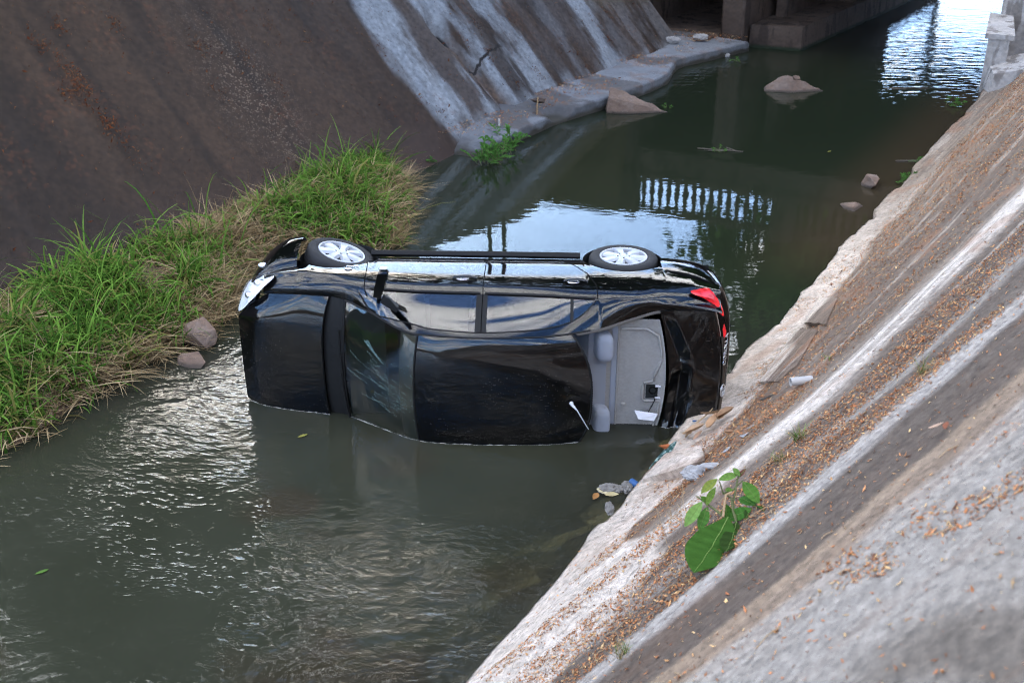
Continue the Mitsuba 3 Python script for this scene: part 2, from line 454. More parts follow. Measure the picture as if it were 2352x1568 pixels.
def near_z(s, w):
    """Height of the near bank: a cracked toe slab, then the slope, easing towards its top."""
    s, w = np.broadcast_arrays(np.asarray(s, float), np.asarray(w, float))
    e = .5 + .5 * np.tanh((s - 1.6) * 2)
    ledge = .10 + .42 * w
    slope = .95 * w
    k = np.clip((w - .30) / .40, 0, 1)
    z = (1 - e) * (.05 + .95 * w) + e * (ledge * (1 - k) + slope * k)
    z = np.where(w > 3.2, z - .10 * (w - 3.2) ** 2, z)
    q = w - 2.75 * (1 - np.exp(-s / 5))
    z = z + .035 * np.exp(-((q - .35) / .10) ** 2) - .02 * np.exp(-((q - .62) / .12) ** 2) - .025 * np.exp(-((q - 1.0) / .14) ** 2) - .03 * np.exp(-((q - 1.95) / .2) ** 2)
    p = np.stack([s * 1.1, w * 2.2, s * 0], -1)
    z = z + .06 * N2(p, 3) + .02 * N2(np.stack([s * .8, q * 7, s * 0], -1), 8)
    return z


def near_at(px, py, lift=0.0):
    """The point of the near bank seen at a pixel of the photograph, and (s, w)."""
    r, c = ray(px, py), np.array([0, 0, CAM_H])
    t = np.linspace(2.0, 40, 3000)
    P = c + t[:, None] * r
    q = P - R0
    s, w = q @ dv, q @ nv
    hit = (P[:, 2] < near_z(s, w)) & (w > -.02)
    k = int(np.argmax(hit)) if hit.any() else int(np.argmin(np.abs(P[:, 2])))
    return P[k] + np.array([0, 0, lift]), float(s[k]), float(w[k])


def near_normal(s, w):
    e = .05
    a, b = near_pt(s + e, w, near_z(s + e, w)) - near_pt(s - e, w, near_z(s - e, w)), near_pt(s, w + e, near_z(s, w + e)) - near_pt(s, w - e, near_z(s, w - e))
    n = np.cross(a, b)
    n /= np.linalg.norm(n)
    return n if n[2] > 0 else -n


ss = np.concatenate([np.arange(-9, -3, .12), np.arange(-3, 12, .045), np.arange(12, 40, .25)])
ww = np.concatenate([np.array([0.0]), np.arange(.03, 4.2, .03)])
S, W = np.meshgrid(ss, ww, indexing='ij')
edge = .10 * N2(np.stack([ss * 1.7, ss * 0, ss * 0], -1), 5)[:, None] * np.clip(1 - W / .5, 0, 1)
step = (np.round(N2(np.stack([ss * .9, ss * 0 + 4, ss * 0], -1), 15, 2)[:, None] * 5) / 5 * .14) * np.clip(1 - W / .35, 0, 1) * np.clip((S - 1.5) / .5, 0, 1)
Wd = W - edge - step
P = near_pt(S, Wd, near_z(S, W))
skirt = near_pt(S[:, :1], Wd[:, :1] - .02, S[:, :1] * 0 - .35)
v, f = grid(np.concatenate([skirt, P], 1))
put('near_bank', (v, f), 'near_concrete', smooth=40, kind='structure', label='sloping concrete canal bank with leaf litter and pale run-off streaks in the right foreground')


def far_top(s):
    return 3.15 + np.clip((s - 4) / 5, 0, 1) * 1.1


HOLE = [(1.60, 1.48, .15, .22), (1.75, 1.0, .16, .05), (1.95, .45, .2, .05)]
sf = np.concatenate([np.arange(-16, -8, .15), np.arange(-8, 9.75, .06)])
tf = np.linspace(-.06, 1, 75)
S, Tt = np.meshgrid(sf, tf, indexing='ij')
W = Tt * far_top(S)
Z = 1.1 * W
nz = np.array([nv[0] * 1.1, nv[1] * 1.1, 1.0]) / math.sqrt(1 + 1.21)      # out of the slope, over the water
P = far_pt(S, W, Z)
d_ = .07 * N2(np.stack([S * 1.6, W * .8, S * 0], -1), 11) + .035 * N2(np.stack([S * 4, W * 2.0, S * 0], -1), 12)
d_ = d_ + .012 * np.sin(S * 5.2 + .6) * np.clip((S + .3) / .5, 0, 1)
for s0, w0, r0, dep in HOLE:
    d_ = d_ - dep * np.exp(-(((S - s0) / r0) ** 2 + ((W - w0) / (r0 * 1.3)) ** 2))
gul = np.exp(-((S - 1.62 - .42 * np.clip((1.45 - W) / 1.35, 0, 1)) / .14) ** 2) * np.clip((1.55 - W) / .3, 0, 1)
d_ = d_ - gul * (.05 + .07 * N2(np.stack([S * 14, W * 14, S * 0], -1), 13))
P = P + d_[..., None] * nz
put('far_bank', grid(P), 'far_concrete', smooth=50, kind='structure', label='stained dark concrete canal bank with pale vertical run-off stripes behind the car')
topw = far_top(sf)
flat = np.stack([far_pt(sf, topw, 1.1 * topw), far_pt(sf, topw + 30, 1.1 * topw + .3)], 1)
put('bank_top_ground', grid(flat), 'mud', kind='structure')
sn = np.array([-9., 40.])
put('near_top_ground', grid(np.stack([near_pt(sn, 4.15 + sn * 0, 3.80 + sn * 0), near_pt(sn, 40 + sn * 0, 3.9 + sn * 0)], 1)), 'mud', kind='structure')

# the apron at the far bank's foot
edge_top = [(-.52, 16.75), (-.25, 17.2), (.4, 18.2), (1.12, 19.35), (1.99, 20.4), (2.8, 21.7), (3.25, 22.8), (3.62, 24.1), (4.58, 25.15), (5.6, 26.2)]
et = np.array(edge_top)
tt = np.r_[0, np.cumsum(np.hypot(*np.diff(et, axis=0).T))]
u = np.linspace(0, tt[-1], 120)
ex_, ey_ = PchipInterpolator(tt, et[:, 0])(u), PchipInterpolator(tt, et[:, 1])(u)
E_ = np.stack([ex_, ey_], 1)
pull = np.exp(-u / .2) * .45
E_ -= pull[:, None] * np.array([DY, -DX]) * .8
E_ -= (.22 * np.clip((7 - u) / 2, 0, 1))[:, None] * np.array([DY, -DX])
E_ += .05 * N2(np.stack([u * 1.5, u * 0, u * 0], -1), 21)[:, None] * np.array([.86, -.5])
rows = []
for k, (off, z) in enumerate([(0.02, -.4), (0.0, .18), (-.05, .225), (-.3, .24), (-.5, .25), (-.75, .265), (-1.0, .28), (-1.25, .30), (-3.2, .33)]):
    q = np.stack([E_[:, 0] + off * DY, E_[:, 1] - off * DX, np.full(len(E_), z)], 1)
    q[:, 2] += .03 * N2(q * np.array([1.5, 1.5, 0]), 22) * (k > 0) + .02 * N2(q * np.array([5, 5, 0]), 23) * (k > 3) - .10 * np.exp(-u / 1.2) * (k > 0)
    q[:, 2] += np.clip((5.5 - u) / 2, 0, 1) * max(0, -off - .35) ** 1.6 * .20 * (off > -3)
    q[:, 2] -= np.exp(-u / .3) * (q[:, 2] + .3) * (k > 0)
    rows.append(q)
# the outlet's gap: the lip drops where the gully pours into the water
gap = np.exp(-((u - 3.0) / .34) ** 4)
for q in rows[1:4]:
    q[:, 2] -= .16 * gap
put('apron', grid(np.stack(rows, 1)), 'apron_concrete', smooth=35, kind='structure', label='pale concrete apron with a low kerb edge along the foot of the far bank')

# river bed and water
sb, wb = np.linspace(-12, 60, 200), np.array([.1, -.4, -.8, -1.3, -2, -3, -4.5, -6.5, -9, -14])
S, W = np.meshgrid(sb, wb, indexing='ij')
Zb = np.maximum(.38 * W - .05, -.62) + .08 * N2(np.stack([S, W, S * 0], -1), 31)
Zb = np.minimum(Zb, -.02)
put('river_bed', grid(near_pt(S, W, Zb)), 'bed_stone', smooth=True, kind='structure')
a0, a1, wq = -14.0, 6.0, -1.9
quad = lambda s0, s1, w0, w1: grid(near_pt(*[x for x in np.meshgrid([s0, s1], [w0, w1], indexing='ij')], 0.0))
put('water', join([quad(a0, 75, -26, wq), quad(a1, 75, wq, 1.2)]), 'water_surface', kind='structure', label='murky green-grey rippled canal water around the overturned car')
put('shallow_water', quad(a0, a1, wq, .35), 'water_shallow', kind='structure', label='clearer shallow water over yellowish stones beside the near bank')

# ground to the horizon on both sides, lower than the banks' tops
put('ground', grid(np.array([[[-300, -200, -1.2], [300, -200, -1.2]], [[-300, 400, -1.2], [300, 400, -1.2]]], float)), 'mud', kind='structure')

# ------------------------------------------------------------------ the grassy mud bar
bar = [(-6.4, 6.2), (-5.2, 7.1), (-4.55, 7.75), (-4.2, 8.2), (-4.05, 8.8), (-3.8, 9.4), (-3.5, 9.95), (-3.3, 10.4), (-3.1, 10.9), (-3.15, 11.7), (-2.6, 12.5), (-1.65, 12.75), (-1.42, 13.1), (-1.42, 14.4), (-1.55, 15.6), (-1.75, 16.4), (-2.0, 17.0), (-2.6, 16.2), (-4.0, 13.6), (-6.0, 10.2), (-8.0, 6.8), (-8.0, 5.5)]
bar_poly = Polygon(bar).buffer(.12).buffer(-.12)
pts = []
while len(pts) < 2600:
    p = rng.uniform([-8, 5.5], [-1.2, 17.2])
    if bar_poly.contains(Point(p)):
        pts.append(p)
bl = bar_poly.exterior
pts += [np.array(bl.interpolate(t).coords[0]) for t in np.arange(0, bl.length, .08)]
pts = np.array(pts)


def bar_z(p):
    p = np.atleast_2d(p)
    dd = np.array([bl.distance(Point(q)) if bar_poly.contains(Point(q)) else 0 for q in p])
    qn = p - L0[:2]
    wfar = qn[:, 1] * DX - qn[:, 0] * DY
    back = np.clip((wfar + 3.0) / 3.0, 0, 1)
    z = .42 * (1 - np.exp(-dd / .55)) + .12 * back * np.clip(dd / .4, 0, 1) - .06
    return z + .16 * N2(np.stack([p[:, 0] * 1.2, p[:, 1] * 1.2, p[:, 0] * 0], -1), 41) * np.clip(dd / .3, 0, 1)


zz = bar_z(pts)
tri = Delaunay(pts).simplices
ok = np.array([bar_poly.contains(Point(c)) for c in pts[tri].mean(1)])
put('mud_bar', (np.c_[pts, zz], tri[ok]), 'mud', smooth=True, kind='structure', label='low mud bar under the grass at the foot of the far bank')


def blades(roots, length, width, lean, droop, col, seed, segs=4):
    """Curved grass blades as one mesh with colours per vertex."""
    r = np.random.default_rng(seed)
    n = len(roots)
    az = r.uniform(0, 2 * np.pi, n)
    L = length * r.uniform(.6, 1.35, n) * (np.clip(.55 + 1.5 * (meshkit.fbm(np.c_[roots[:, :2] * 2.6, roots[:, :1] * 0], 3, 57) - .2), .5, 1.6) if n > 500 else 1)
    le = np.clip(lean + r.normal(0, .18, n), 0.02, 1.5)
    dr_ = droop * r.uniform(.4, 1.6, n)
    t = np.linspace(0, 1, segs + 1)
    ang = le[:, None] + dr_[:, None] * t[None]
    st = L[:, None] / segs
    hx = np.cumsum(np.c_[np.zeros(n), (np.sin(ang) * st)[:, :-1]], 1)
    hz = np.cumsum(np.c_[np.zeros(n), (np.cos(ang) * st)[:, :-1]], 1)
    cx = np.stack([hx * np.cos(az)[:, None], hx * np.sin(az)[:, None], hz], -1) + roots[:, None]
    tw = r.uniform(-.6, .6, n)
    sd = np.stack([-np.sin(az + tw), np.cos(az + tw), r.normal(0, .3, n)], -1)
    wd = (width * r.uniform(.6, 1.4, n))[:, None] * (1 - t[None] ** 1.6 * .92) * .5
    Pp = np.stack([cx - sd[:, None] * wd[..., None], cx + sd[:, None] * wd[..., None]], 2)     # n, segs+1, 2, 3
    base = np.arange(n)[:, None] * (segs + 1) * 2 + np.arange(segs)[None] * 2
    b = base.ravel()
    f = np.vstack([np.stack([b, b + 1, b + 3], 1), np.stack([b, b + 3, b + 2], 1)])
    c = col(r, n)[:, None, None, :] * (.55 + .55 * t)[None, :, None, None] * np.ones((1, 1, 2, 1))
    return Pp.reshape(-1, 3), f, np.clip(c.reshape(-1, 3), 0, 1)


def grass_roots(n, f):
    out = []
    while len(out) < n:
        p = rng.uniform([-7.6, 5.6], [-1.2, 17.2], (2000, 2))
        k = f(p) > rng.uniform(0, 1, 2000)
        out += [q for q in p[k] if bar_poly.contains(Point(q))]
    p = np.array(out[:n])
    return np.c_[p, bar_z(p) - .01]


def green_at(p):
    g = meshkit.fbm(np.c_[p * .75, p[:, :1] * 0], 3, 51)
    edge_d = np.array([bl.distance(Point(q)) for q in p])
    cl = meshkit.fbm(np.c_[p * 3.3, p[:, :1] * 0], 2, 52)
    return np.clip((g - .36) * 5.5, .12, 1) * np.clip(edge_d / .28, .16, 1) * np.clip((cl - .30) * 4, .05, 1)


def dry_at(p):
    g = meshkit.fbm(np.c_[p * .75, p[:, :1] * 0], 3, 51)
    edge_d = np.array([bl.distance(Point(q)) for q in p])
    return np.clip((.60 - g) * 3.6, .08, 1) + .65 * np.clip(1 - edge_d / .45, 0, 1) + .5 * np.exp(-((p[:, 0] + 2.2) / .6) ** 2 - ((p[:, 1] - 14.8) / 1.0) ** 2)


def green_col(r, n):
    a = r.uniform(0, 1, (n, 1))
    c = np.array([.045, .115, .018]) * (1 - a) + np.array([.19, .335, .055]) * a
    y = (r.uniform(0, 1, (n, 1)) < .15)
    return np.where(y, np.array([.22, .21, .06]), c) * r.uniform(.65, 1.2, (n, 1))


def dry_col(r, n):
    a = r.uniform(0, 1, (n, 1))
    return (np.array([.20, .13, .06]) * (1 - a) + np.array([.66, .50, .29]) * a) * r.uniform(.6, 1.15, (n, 1))


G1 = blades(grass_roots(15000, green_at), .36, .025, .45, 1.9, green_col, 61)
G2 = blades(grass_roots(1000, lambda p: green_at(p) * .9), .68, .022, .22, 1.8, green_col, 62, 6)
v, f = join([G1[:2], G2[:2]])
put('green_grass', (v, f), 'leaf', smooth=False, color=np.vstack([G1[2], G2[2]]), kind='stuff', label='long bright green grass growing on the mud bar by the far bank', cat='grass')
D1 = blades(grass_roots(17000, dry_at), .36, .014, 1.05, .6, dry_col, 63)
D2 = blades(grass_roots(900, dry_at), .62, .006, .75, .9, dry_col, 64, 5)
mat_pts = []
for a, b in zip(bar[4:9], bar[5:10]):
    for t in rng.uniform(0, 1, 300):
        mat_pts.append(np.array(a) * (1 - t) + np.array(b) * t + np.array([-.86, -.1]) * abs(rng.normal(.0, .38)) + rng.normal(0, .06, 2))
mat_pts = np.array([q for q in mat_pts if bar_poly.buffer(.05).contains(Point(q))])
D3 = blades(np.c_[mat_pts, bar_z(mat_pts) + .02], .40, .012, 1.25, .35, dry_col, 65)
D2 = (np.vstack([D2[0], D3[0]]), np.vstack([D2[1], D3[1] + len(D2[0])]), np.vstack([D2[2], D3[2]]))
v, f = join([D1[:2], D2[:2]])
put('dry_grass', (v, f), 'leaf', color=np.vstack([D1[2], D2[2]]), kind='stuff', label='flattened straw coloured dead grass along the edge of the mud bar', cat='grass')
#@@BRIDGE
# ------------------------------------------------------------------ the bridge over the far end
brv = lambda s, a, z: L0 + s * dv + a * nv + np.array([0, 0, z])
BM = frame(L0, nv, dv, [0, 0, 1])       # local x = a (to the right), y = s (away), z up
bridge = thing('road_bridge', 'brown concrete road bridge on piers crossing the canal at the top of the photo', 'bridge')
bb = lambda lo, hi, bev=.02: xf(box(lo, hi, bev), BM)
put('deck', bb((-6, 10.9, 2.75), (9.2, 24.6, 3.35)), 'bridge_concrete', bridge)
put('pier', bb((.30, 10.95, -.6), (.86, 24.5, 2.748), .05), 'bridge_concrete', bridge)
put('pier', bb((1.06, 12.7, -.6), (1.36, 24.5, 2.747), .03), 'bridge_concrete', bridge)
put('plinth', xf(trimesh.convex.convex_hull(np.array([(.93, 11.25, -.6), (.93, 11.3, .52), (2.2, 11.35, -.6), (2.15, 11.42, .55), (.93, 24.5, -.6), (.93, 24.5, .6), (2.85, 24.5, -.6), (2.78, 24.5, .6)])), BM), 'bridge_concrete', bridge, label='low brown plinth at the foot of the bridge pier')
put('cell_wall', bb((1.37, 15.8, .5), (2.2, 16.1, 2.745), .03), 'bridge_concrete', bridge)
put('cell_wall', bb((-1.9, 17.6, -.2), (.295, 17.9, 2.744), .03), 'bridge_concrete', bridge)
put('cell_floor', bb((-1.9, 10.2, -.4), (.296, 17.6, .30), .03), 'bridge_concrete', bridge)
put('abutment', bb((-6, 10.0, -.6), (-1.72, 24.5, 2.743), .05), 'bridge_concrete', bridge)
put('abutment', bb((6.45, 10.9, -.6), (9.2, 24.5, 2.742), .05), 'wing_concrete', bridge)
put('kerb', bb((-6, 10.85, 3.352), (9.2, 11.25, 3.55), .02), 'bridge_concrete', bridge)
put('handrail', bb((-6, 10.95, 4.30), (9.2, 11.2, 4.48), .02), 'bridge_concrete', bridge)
prof = np.array([(.0, 0), (.075, 0), (.075, .06), (.045, .1), (.07, .25), (.085, .34), (.05, .5), (.035, .6), (.06, .66), (.06, .75), (0, .75)])
bal = trimesh.creation.revolve(prof, sections=10)
for a in (-1.95, 2.3, 6.6, 8.9):
    put('post', bb((a - .28, 10.86, 3.55), (a + .28, 11.26, 4.60), .02), 'bridge_concrete', bridge)
for a in np.arange(-1.5, 8.6, .235):
    if min(abs(a - x) for x in (-1.95, 2.3, 6.6, 8.9)) > .36:
        put('baluster', xf(bal, frame(brv(11.07, a, 3.552), nv, dv, [0, 0, 1])), 'bridge_concrete', bridge, smooth=50)

# the wing wall where the near bank meets the bridge
wing = thing('wing_wall', 'low weathered concrete wing wall block where the near bank meets the bridge', 'wall')
hull = lambda p: trimesh.convex.convex_hull(np.array(p, float))
NM = frame(L0, nv, dv, [0, 0, 1])
put('wall', xf(hull([(6.30, 10.95, -.5), (6.62, 10.95, -.5), (6.30, 10.95, 1.15), (6.62, 10.95, 1.15), (6.55, 9.0, -.5), (6.95, 9.0, -.5), (6.55, 9.0, 1.05), (6.95, 9.0, 1.05)]), NM), 'wing_concrete', wing)
put('buttress', xf(hull([(6.42, 9.6, -.5), (6.75, 8.15, -.5), (6.55, 9.4, .55), (6.85, 8.35, .50), (7.6, 8.3, -.5), (7.6, 9.4, .9), (7.6, 8.4, .7), (7.3, 9.4, .8)]), NM), 'wing_concrete', wing)
put('coping', xf(hull([(6.24, 10.948, 1.152), (6.70, 10.948, 1.152), (6.24, 10.948, 1.26), (6.70, 10.948, 1.26), (6.49, 8.95, 1.052), (7.03, 8.95, 1.052), (6.49, 8.95, 1.15), (7.03, 8.95, 1.15)]), NM), 'wing_concrete', wing)
# the upright edge where the far bank stops at the bridge
put('end_wall', xf(hull([(-1.72, 9.55, -.3), (-1.52, 9.55, -.3), (-1.72, 9.98, -.3), (-1.52, 9.98, -.3), (-6.2, 9.55, 4.3), (-1.66, 9.55, 1.3), (-1.72, 9.98, 4.3), (-1.52, 9.98, 1.3), (-1.62, 9.6, 2.72), (-1.66, 9.97, 2.72), (-6.2, 9.98, 4.3)]), NM), 'far_concrete', thing('end_wall', 'upright concrete end of the far bank beside the dark culvert mouth', 'wall'))

# ------------------------------------------------------------------ boulders
ROCKS = [((453, 800), (.22, .20, .21), 3, .10, 'reddish angular rock against the dead grass left of the car front, upper of the two'),
         ((430, 850), (.20, .15, .15), 5, .03, 'reddish angular rock standing in the water below the other by the dead grass'),
         ((2005, 430), (.26, .18, .13), 14, .02, 'small brown rock in the water beside weeds near the right bank'),
         ((1962, 482), (.28, .17, .06), 17, .0, 'flat brown stone barely above the water near the right bank')]
for (px, py), size, seed, dz, lab in ROCKS:
    c = at(px, py)
    put('boulder', rock(c + np.array([0, .12, dz]), size, seed, rotz=seed, rough=.18), 'rock', label=lab, cat='rock', smooth=22)
def cut_rock(o, pts, seed, label):
    m = trimesh.convex.convex_hull(np.array(pts, float))
    for _ in range(4):
        m = m.subdivide()
    v = np.array(m.vertices)
    v = v + .10 * (meshkit.fbm(v * 3.2 + seed, 4, seed)[:, None] - .5) * np.array([1, 1, .9]) + .035 * (meshkit.fbm(v * 11 + seed, 3, seed)[:, None] - .5)
    put('boulder', (v + o, m.faces), 'rock', label=label, cat='rock', smooth=25)


cut_rock(at(1393, 262) + [0, 0, -.1], [(0, .05, 0), (.02, .45, 0), (.03, .08, .40), (.10, .50, .50), (.28, .02, 0), (.30, .10, .33), (.62, .12, .22), (.55, .5, .34), (1.18, .12, .09), (1.1, .3, 0), (.6, .0, 0)], 8, 'long sloping brown boulder in the water beside the apron kerb')
cut_rock(at(1748, 212) + [0, 0, -.1], [(0, .05, .04), (.1, .5, .05), (.30, .02, .12), (.38, .25, .33), (.58, .28, .40), (.76, .2, .35), (.98, .12, .22), (1.28, .1, .08), (1.15, .5, .05), (.6, -.05, .10), (.6, .7, .1)], 11, 'peaked brown boulder alone in midstream before the bridge')
c = at(1832, 180, .30)
put('pebble', rock(c + np.array([0, .1, -.02]), (.09, .07, .06), 23), 'rock', label='small loose stone lying on top of the peaked midstream boulder', cat='stone', smooth=22)

# ------------------------------------------------------------------ trees and poles round about (seen in the water and the paint)


def leaf_cloud(center, radii, n, size, seed, clumps=26):
    r = np.random.default_rng(seed)
    cc = r.normal(size=(clumps, 3))
    cc /= np.linalg.norm(cc, axis=1, keepdims=True)
    cc *= r.uniform(.35, 1.0, (clumps, 1))
    k = r.integers(0, clumps, n)
    p = cc[k] + r.normal(size=(n, 3)) * .17
    p = p * np.asarray(radii) + np.asarray(center)
    a = r.normal(size=(n, 3))
    a /= np.linalg.norm(a, axis=1, keepdims=True)
    b = np.cross(a, r.normal(size=(n, 3)))
    b /= np.linalg.norm(b, axis=1, keepdims=True)
    s = size * r.uniform(.6, 1.4, (n, 1))
    v = np.stack([p - a * s, p + b * s * .5, p + a * s, p - b * s * .5], 1).reshape(-1, 3)
    i = np.arange(n) * 4
    f = np.vstack([np.stack([i, i + 1, i + 2], 1), np.stack([i, i + 2, i + 3], 1)])
    tone = (r.uniform(.6, 1.2, clumps)[k] * r.uniform(.7, 1.3, n))[:, None]
    col = np.repeat(np.clip(np.array([.055, .10, .025]) * tone, 0, 1), 4, axis=0)
    return v, f, col


def tree(base, height, radii, n, size, seed, label, lean=(0, 0), group=None):
    t = thing('tree', label, 'tree', group)
    base = np.asarray(base, float)
    top = base + np.array([lean[0], lean[1], height])
    r = np.random.default_rng(seed + 100)
    pts_ = [base + (top - base) * q + np.r_[r.normal(0, .12, 2), 0] * (q > 0) for q in np.linspace(0, 1, 7)]
    tr = [tube(pts_, np.linspace(.28, .07, 7), 8)]
    for k in range(7):
        o = pts_[2 + k % 4]
        e = top + r.normal(size=3) * np.asarray(radii) * .6
        m = (o + e) / 2 + r.normal(0, .3, 3)
        tr.append(tube([o, m, e], [.10, .06, .02], 6))
    put('trunk', join(tr), 'bark', t, smooth=60)
    v, f, c = leaf_cloud(top, radii, n, size, seed)
    put('crown', (v, f), 'leaf', t, color=c)
    return t


TREES = [((15.9, 50.6, 1.5), 15.5, (5.4, 5, 7.2), 13000, .40, 21, 'tall tree beyond the bridge mirrored left of the dense green tree', (0, 0)), ((20, 27, 3.8), 7.5, (6, 4, 4.6), 6000, .28, 22, 'bushy tree on the near bank top mirrored beside the bank', (-1, 0)),
         ((19.5, 36, 3.6), 9.0, (6.8, 5, 5.8), 12500, .33, 1, 'dense green tree mirrored in the water right of the rear wheel', (-3, 0)),
         ((24, 30, 3.8), 9.0, (6, 6, 5.5), 5000, .34, 2, 'broad tree right of the bridge seen only as a green reflection', (0, 0)),
         ((6, 46, 1.5), 4.0, (6, 4, 2.8), 4000, .34, 3, 'tree behind the bridge mirrored at the top right of the water', (0, 0)),
         ((21, 56, 1.5), 5.9, (8.5, 4, 1.5), 7000, .34, 4, 'further tree behind the bridge mirrored beyond the channel', (0, 0)),
         ((-14, 30, 4.0), 6.0, (5, 5, 3.6), 4000, .32, 5, 'tree on the far bank top behind the mud bar', (0, 0)),
         ((-22, 22, 4.0), 6.5, (6, 6, 4.0), 4000, .34, 6, 'tree on the far bank top further to the left', (0, 0))]
TREES.append(((-15, 21, 4.0), 6.0, (6.8, 5.4, 3.6), 12500, .20, 19, 'large tree on the far bank top whose branches hang over the mud bar', (6.5, -2.5)))
TREES.append(((14.5, 17, 3.8), 7.8, (7.8, 5.2, 3.6), 13000, .20, 9, 'large tree on the near bank top whose branches hang over the canal', (-11, 1.5)))
for a in TREES:
    tree(*a)
for (a, b, lab) in [((-.55, 25.2), .055, 'left one of two thin dark poles mirrored in the bright water'), ((-.20, 25.6), .06, 'right one of two thin dark poles mirrored in the bright water')]:
    put('pole', tube([[a[0], a[1], 3.6], [a[0] + .02, a[1], 6.5], [a[0] - .03, a[1], 9.5]], [b, b, b * .8], 10), 'bark', label=lab, cat='pole')
#@@CAR
# ------------------------------------------------------------------ the car, lying on its side: X to its tail, Y to its upper flank, Z to its roof
YAW = math.radians(1.98)
CX, CY, CZ = np.array([math.cos(YAW), -math.sin(YAW), 0]), np.array([0, 0, 1.0]), np.array([-math.sin(YAW), -math.cos(YAW), 0])
CO = np.array([-2.49315, 9.70159, 0.45])
CM = frame(CO, CX, CY, CZ)
car = thing('overturned_car', 'black four-door saloon car lying on its side in the canal water, roof towards the viewer', 'car')


def cw(p):
    p = np.asarray(p, float)
    return CO + p[..., 0:1] * CX + p[..., 1:2] * CY + p[..., 2:3] * CZ


XS = [.28, .50, .70, .93, 1.10, 1.24, 1.75, 2.28, 2.75, 3.25, 3.55, 3.80, 4.05, 4.20, 4.33]
TAB = dict(Ysh=[.745, .81, .835, .845, .850, .852, .855, .856, .855, .853, .845, .832, .80, .77, .715],
           Zsh=[.655, .735, .795, .835, .87, .89, .925, .945, .96, .98, .985, .98, .955, .935, .91],
           Yb=[.715, .765, .788, .797, .80, .802, .803, .803, .802, .795, .79, .772, .738, .715, .675],
           Zb=[.695, .785, .845, .88, .92, .95, 1.012, 1.034, 1.058, 1.095, 1.085, 1.05, 1.022, 1.01, .99],
           Y7=[.650, .683, .700, .70, .675, .645, .560, .555, .560, .588, .640, .685, .695, .690, .655],
           Z7=[.728, .800, .855, .888, .945, 1.025, 1.358, 1.402, 1.378, 1.255, 1.135, 1.065, 1.055, 1.055, 1.05])
FN = {k: PchipInterpolator(XS, v) for k, v in TAB.items()}
PR = PchipInterpolator([.15, .22, .30, .42, .55, .65, .78, .90], [.785, .812, .838, .862, .879, .882, .876, .862])


def zbot(x):
    z = np.where(x < .62, .60 + .05 * np.clip((.62 - x) / .3, 0, 1), .215)
    z = np.where(x > 3.86, .60 + .14 * np.clip((x - 3.86) / .45, 0, 1), z)
    for c in (.915, 3.525):
        dx = np.abs(x - c)
        z = np.where(dx < .372, np.maximum(z, .30 + np.sqrt(np.maximum(.372 ** 2 - dx ** 2, 0))), z)
    return z


def plan(x):
    return np.interp(x, [.25, .45, .7, 3.75, 4.1, 4.35], [.90, .955, 1, 1, .962, .90])


def section(x, us, lo_only=False):
    """Points of the flank's section at X = x: us in [0, 1] from the lower edge to the shoulder line, [1, 2] on to the belt, [2, 3] on to the roof rail."""
    g = {k: float(v(x)) for k, v in FN.items()}
    z0 = float(zbot(np.array(x)))
    zs = g['Zsh']
    ctrl, par = [], []
    for k, fr in enumerate((0, .2, .45, .72)):
        z = z0 + (zs - z0) * fr
        y = float(PR(min(z, .9))) * float(plan(x))
        ctrl.append((max(y, g['Ysh'] - .01 if z > .7 else 0), z)), par.append(fr)
    ctrl += [(g['Ysh'], zs), (g['Yb'], g['Zb']), ((g['Yb'] + g['Y7']) / 2 + .018 * min(1, abs(g['Z7'] - g['Zb']) / .2), (g['Zb'] + g['Z7']) / 2 + (.012 if g['Z7'] - g['Zb'] < .15 else 0)), (g['Y7'], g['Z7'])]
    c = np.array(ctrl)
    t = np.r_[0, np.cumsum(np.hypot(*np.diff(c, axis=0).T) + 1e-6)]
    key = np.interp(us, [0, 1, 2, 3], [0, t[4], t[5], t[7]])
    return np.stack([PchipInterpolator(t, c[:, 0])(key), PchipInterpolator(t, c[:, 1])(key)], -1)


DLO_X = [1.19, 1.30, 1.423, 1.639, 1.887, 2.28, 2.73, 3.014, 3.14, 3.21, 3.25]
DLO_Z = [.955, 1.06, 1.148, 1.256, 1.330, 1.362, 1.331, 1.262, 1.195, 1.14, 1.10]
DLO = PchipInterpolator(DLO_X, DLO_Z)


def dlo_u(x):
    if not 1.19 < x < 3.25:
        return 2.0
    u = np.linspace(2, 3, 80)
    z = section(x, u)[:, 1]
    return float(np.interp(float(DLO(x)), z, u))


# one fine grid of the whole flank; its panels are cut from it and keep its normals
gx = np.concatenate([np.linspace(.30, 1.19, 75)[:-1], np.linspace(1.19, 3.25, 150)[:-1], np.linspace(3.25, 4.33, 80)])
NL, NW, NT = 34, 14, 10
G = []
for x in gx:
    du = dlo_u(x)
    us = np.r_[np.linspace(0, 1.5, NL)[:-1], np.linspace(1.5, 2, 8)[:-1], np.linspace(2, du, NW)[:-1] if du > 2 else 2 + np.linspace(0, .002, NW)[:-1], np.linspace(max(du, 2.002), 3, NT)]
    yz = section(x, us)
    G.append(np.c_[np.full(len(us), x), yz])
G = np.array(G)
# dents: the rear wing is a little pressed in
ROW_B, ROW_D = NL - 1 + 7, NL - 1 + 7 + NW - 1
M_ = G.shape[1]
FL_V, FL_F = grid(G)
FL_N = meshkit.arrays((cw(FL_V), FL_F[:, ::-1]), True)[2]
if (FL_N @ CY).mean() < 0:
    FL_N = -FL_N
cell = np.arange(len(FL_F)) % (len(FL_F) // 2)
FI, FJ = cell // (M_ - 1), cell % (M_ - 1)
FCX = FL_V[FL_F].mean(1)
in_win = (FJ >= ROW_B) & (FJ < ROW_D) & (FCX[:, 0] > 1.19) & (FCX[:, 0] < 3.25)


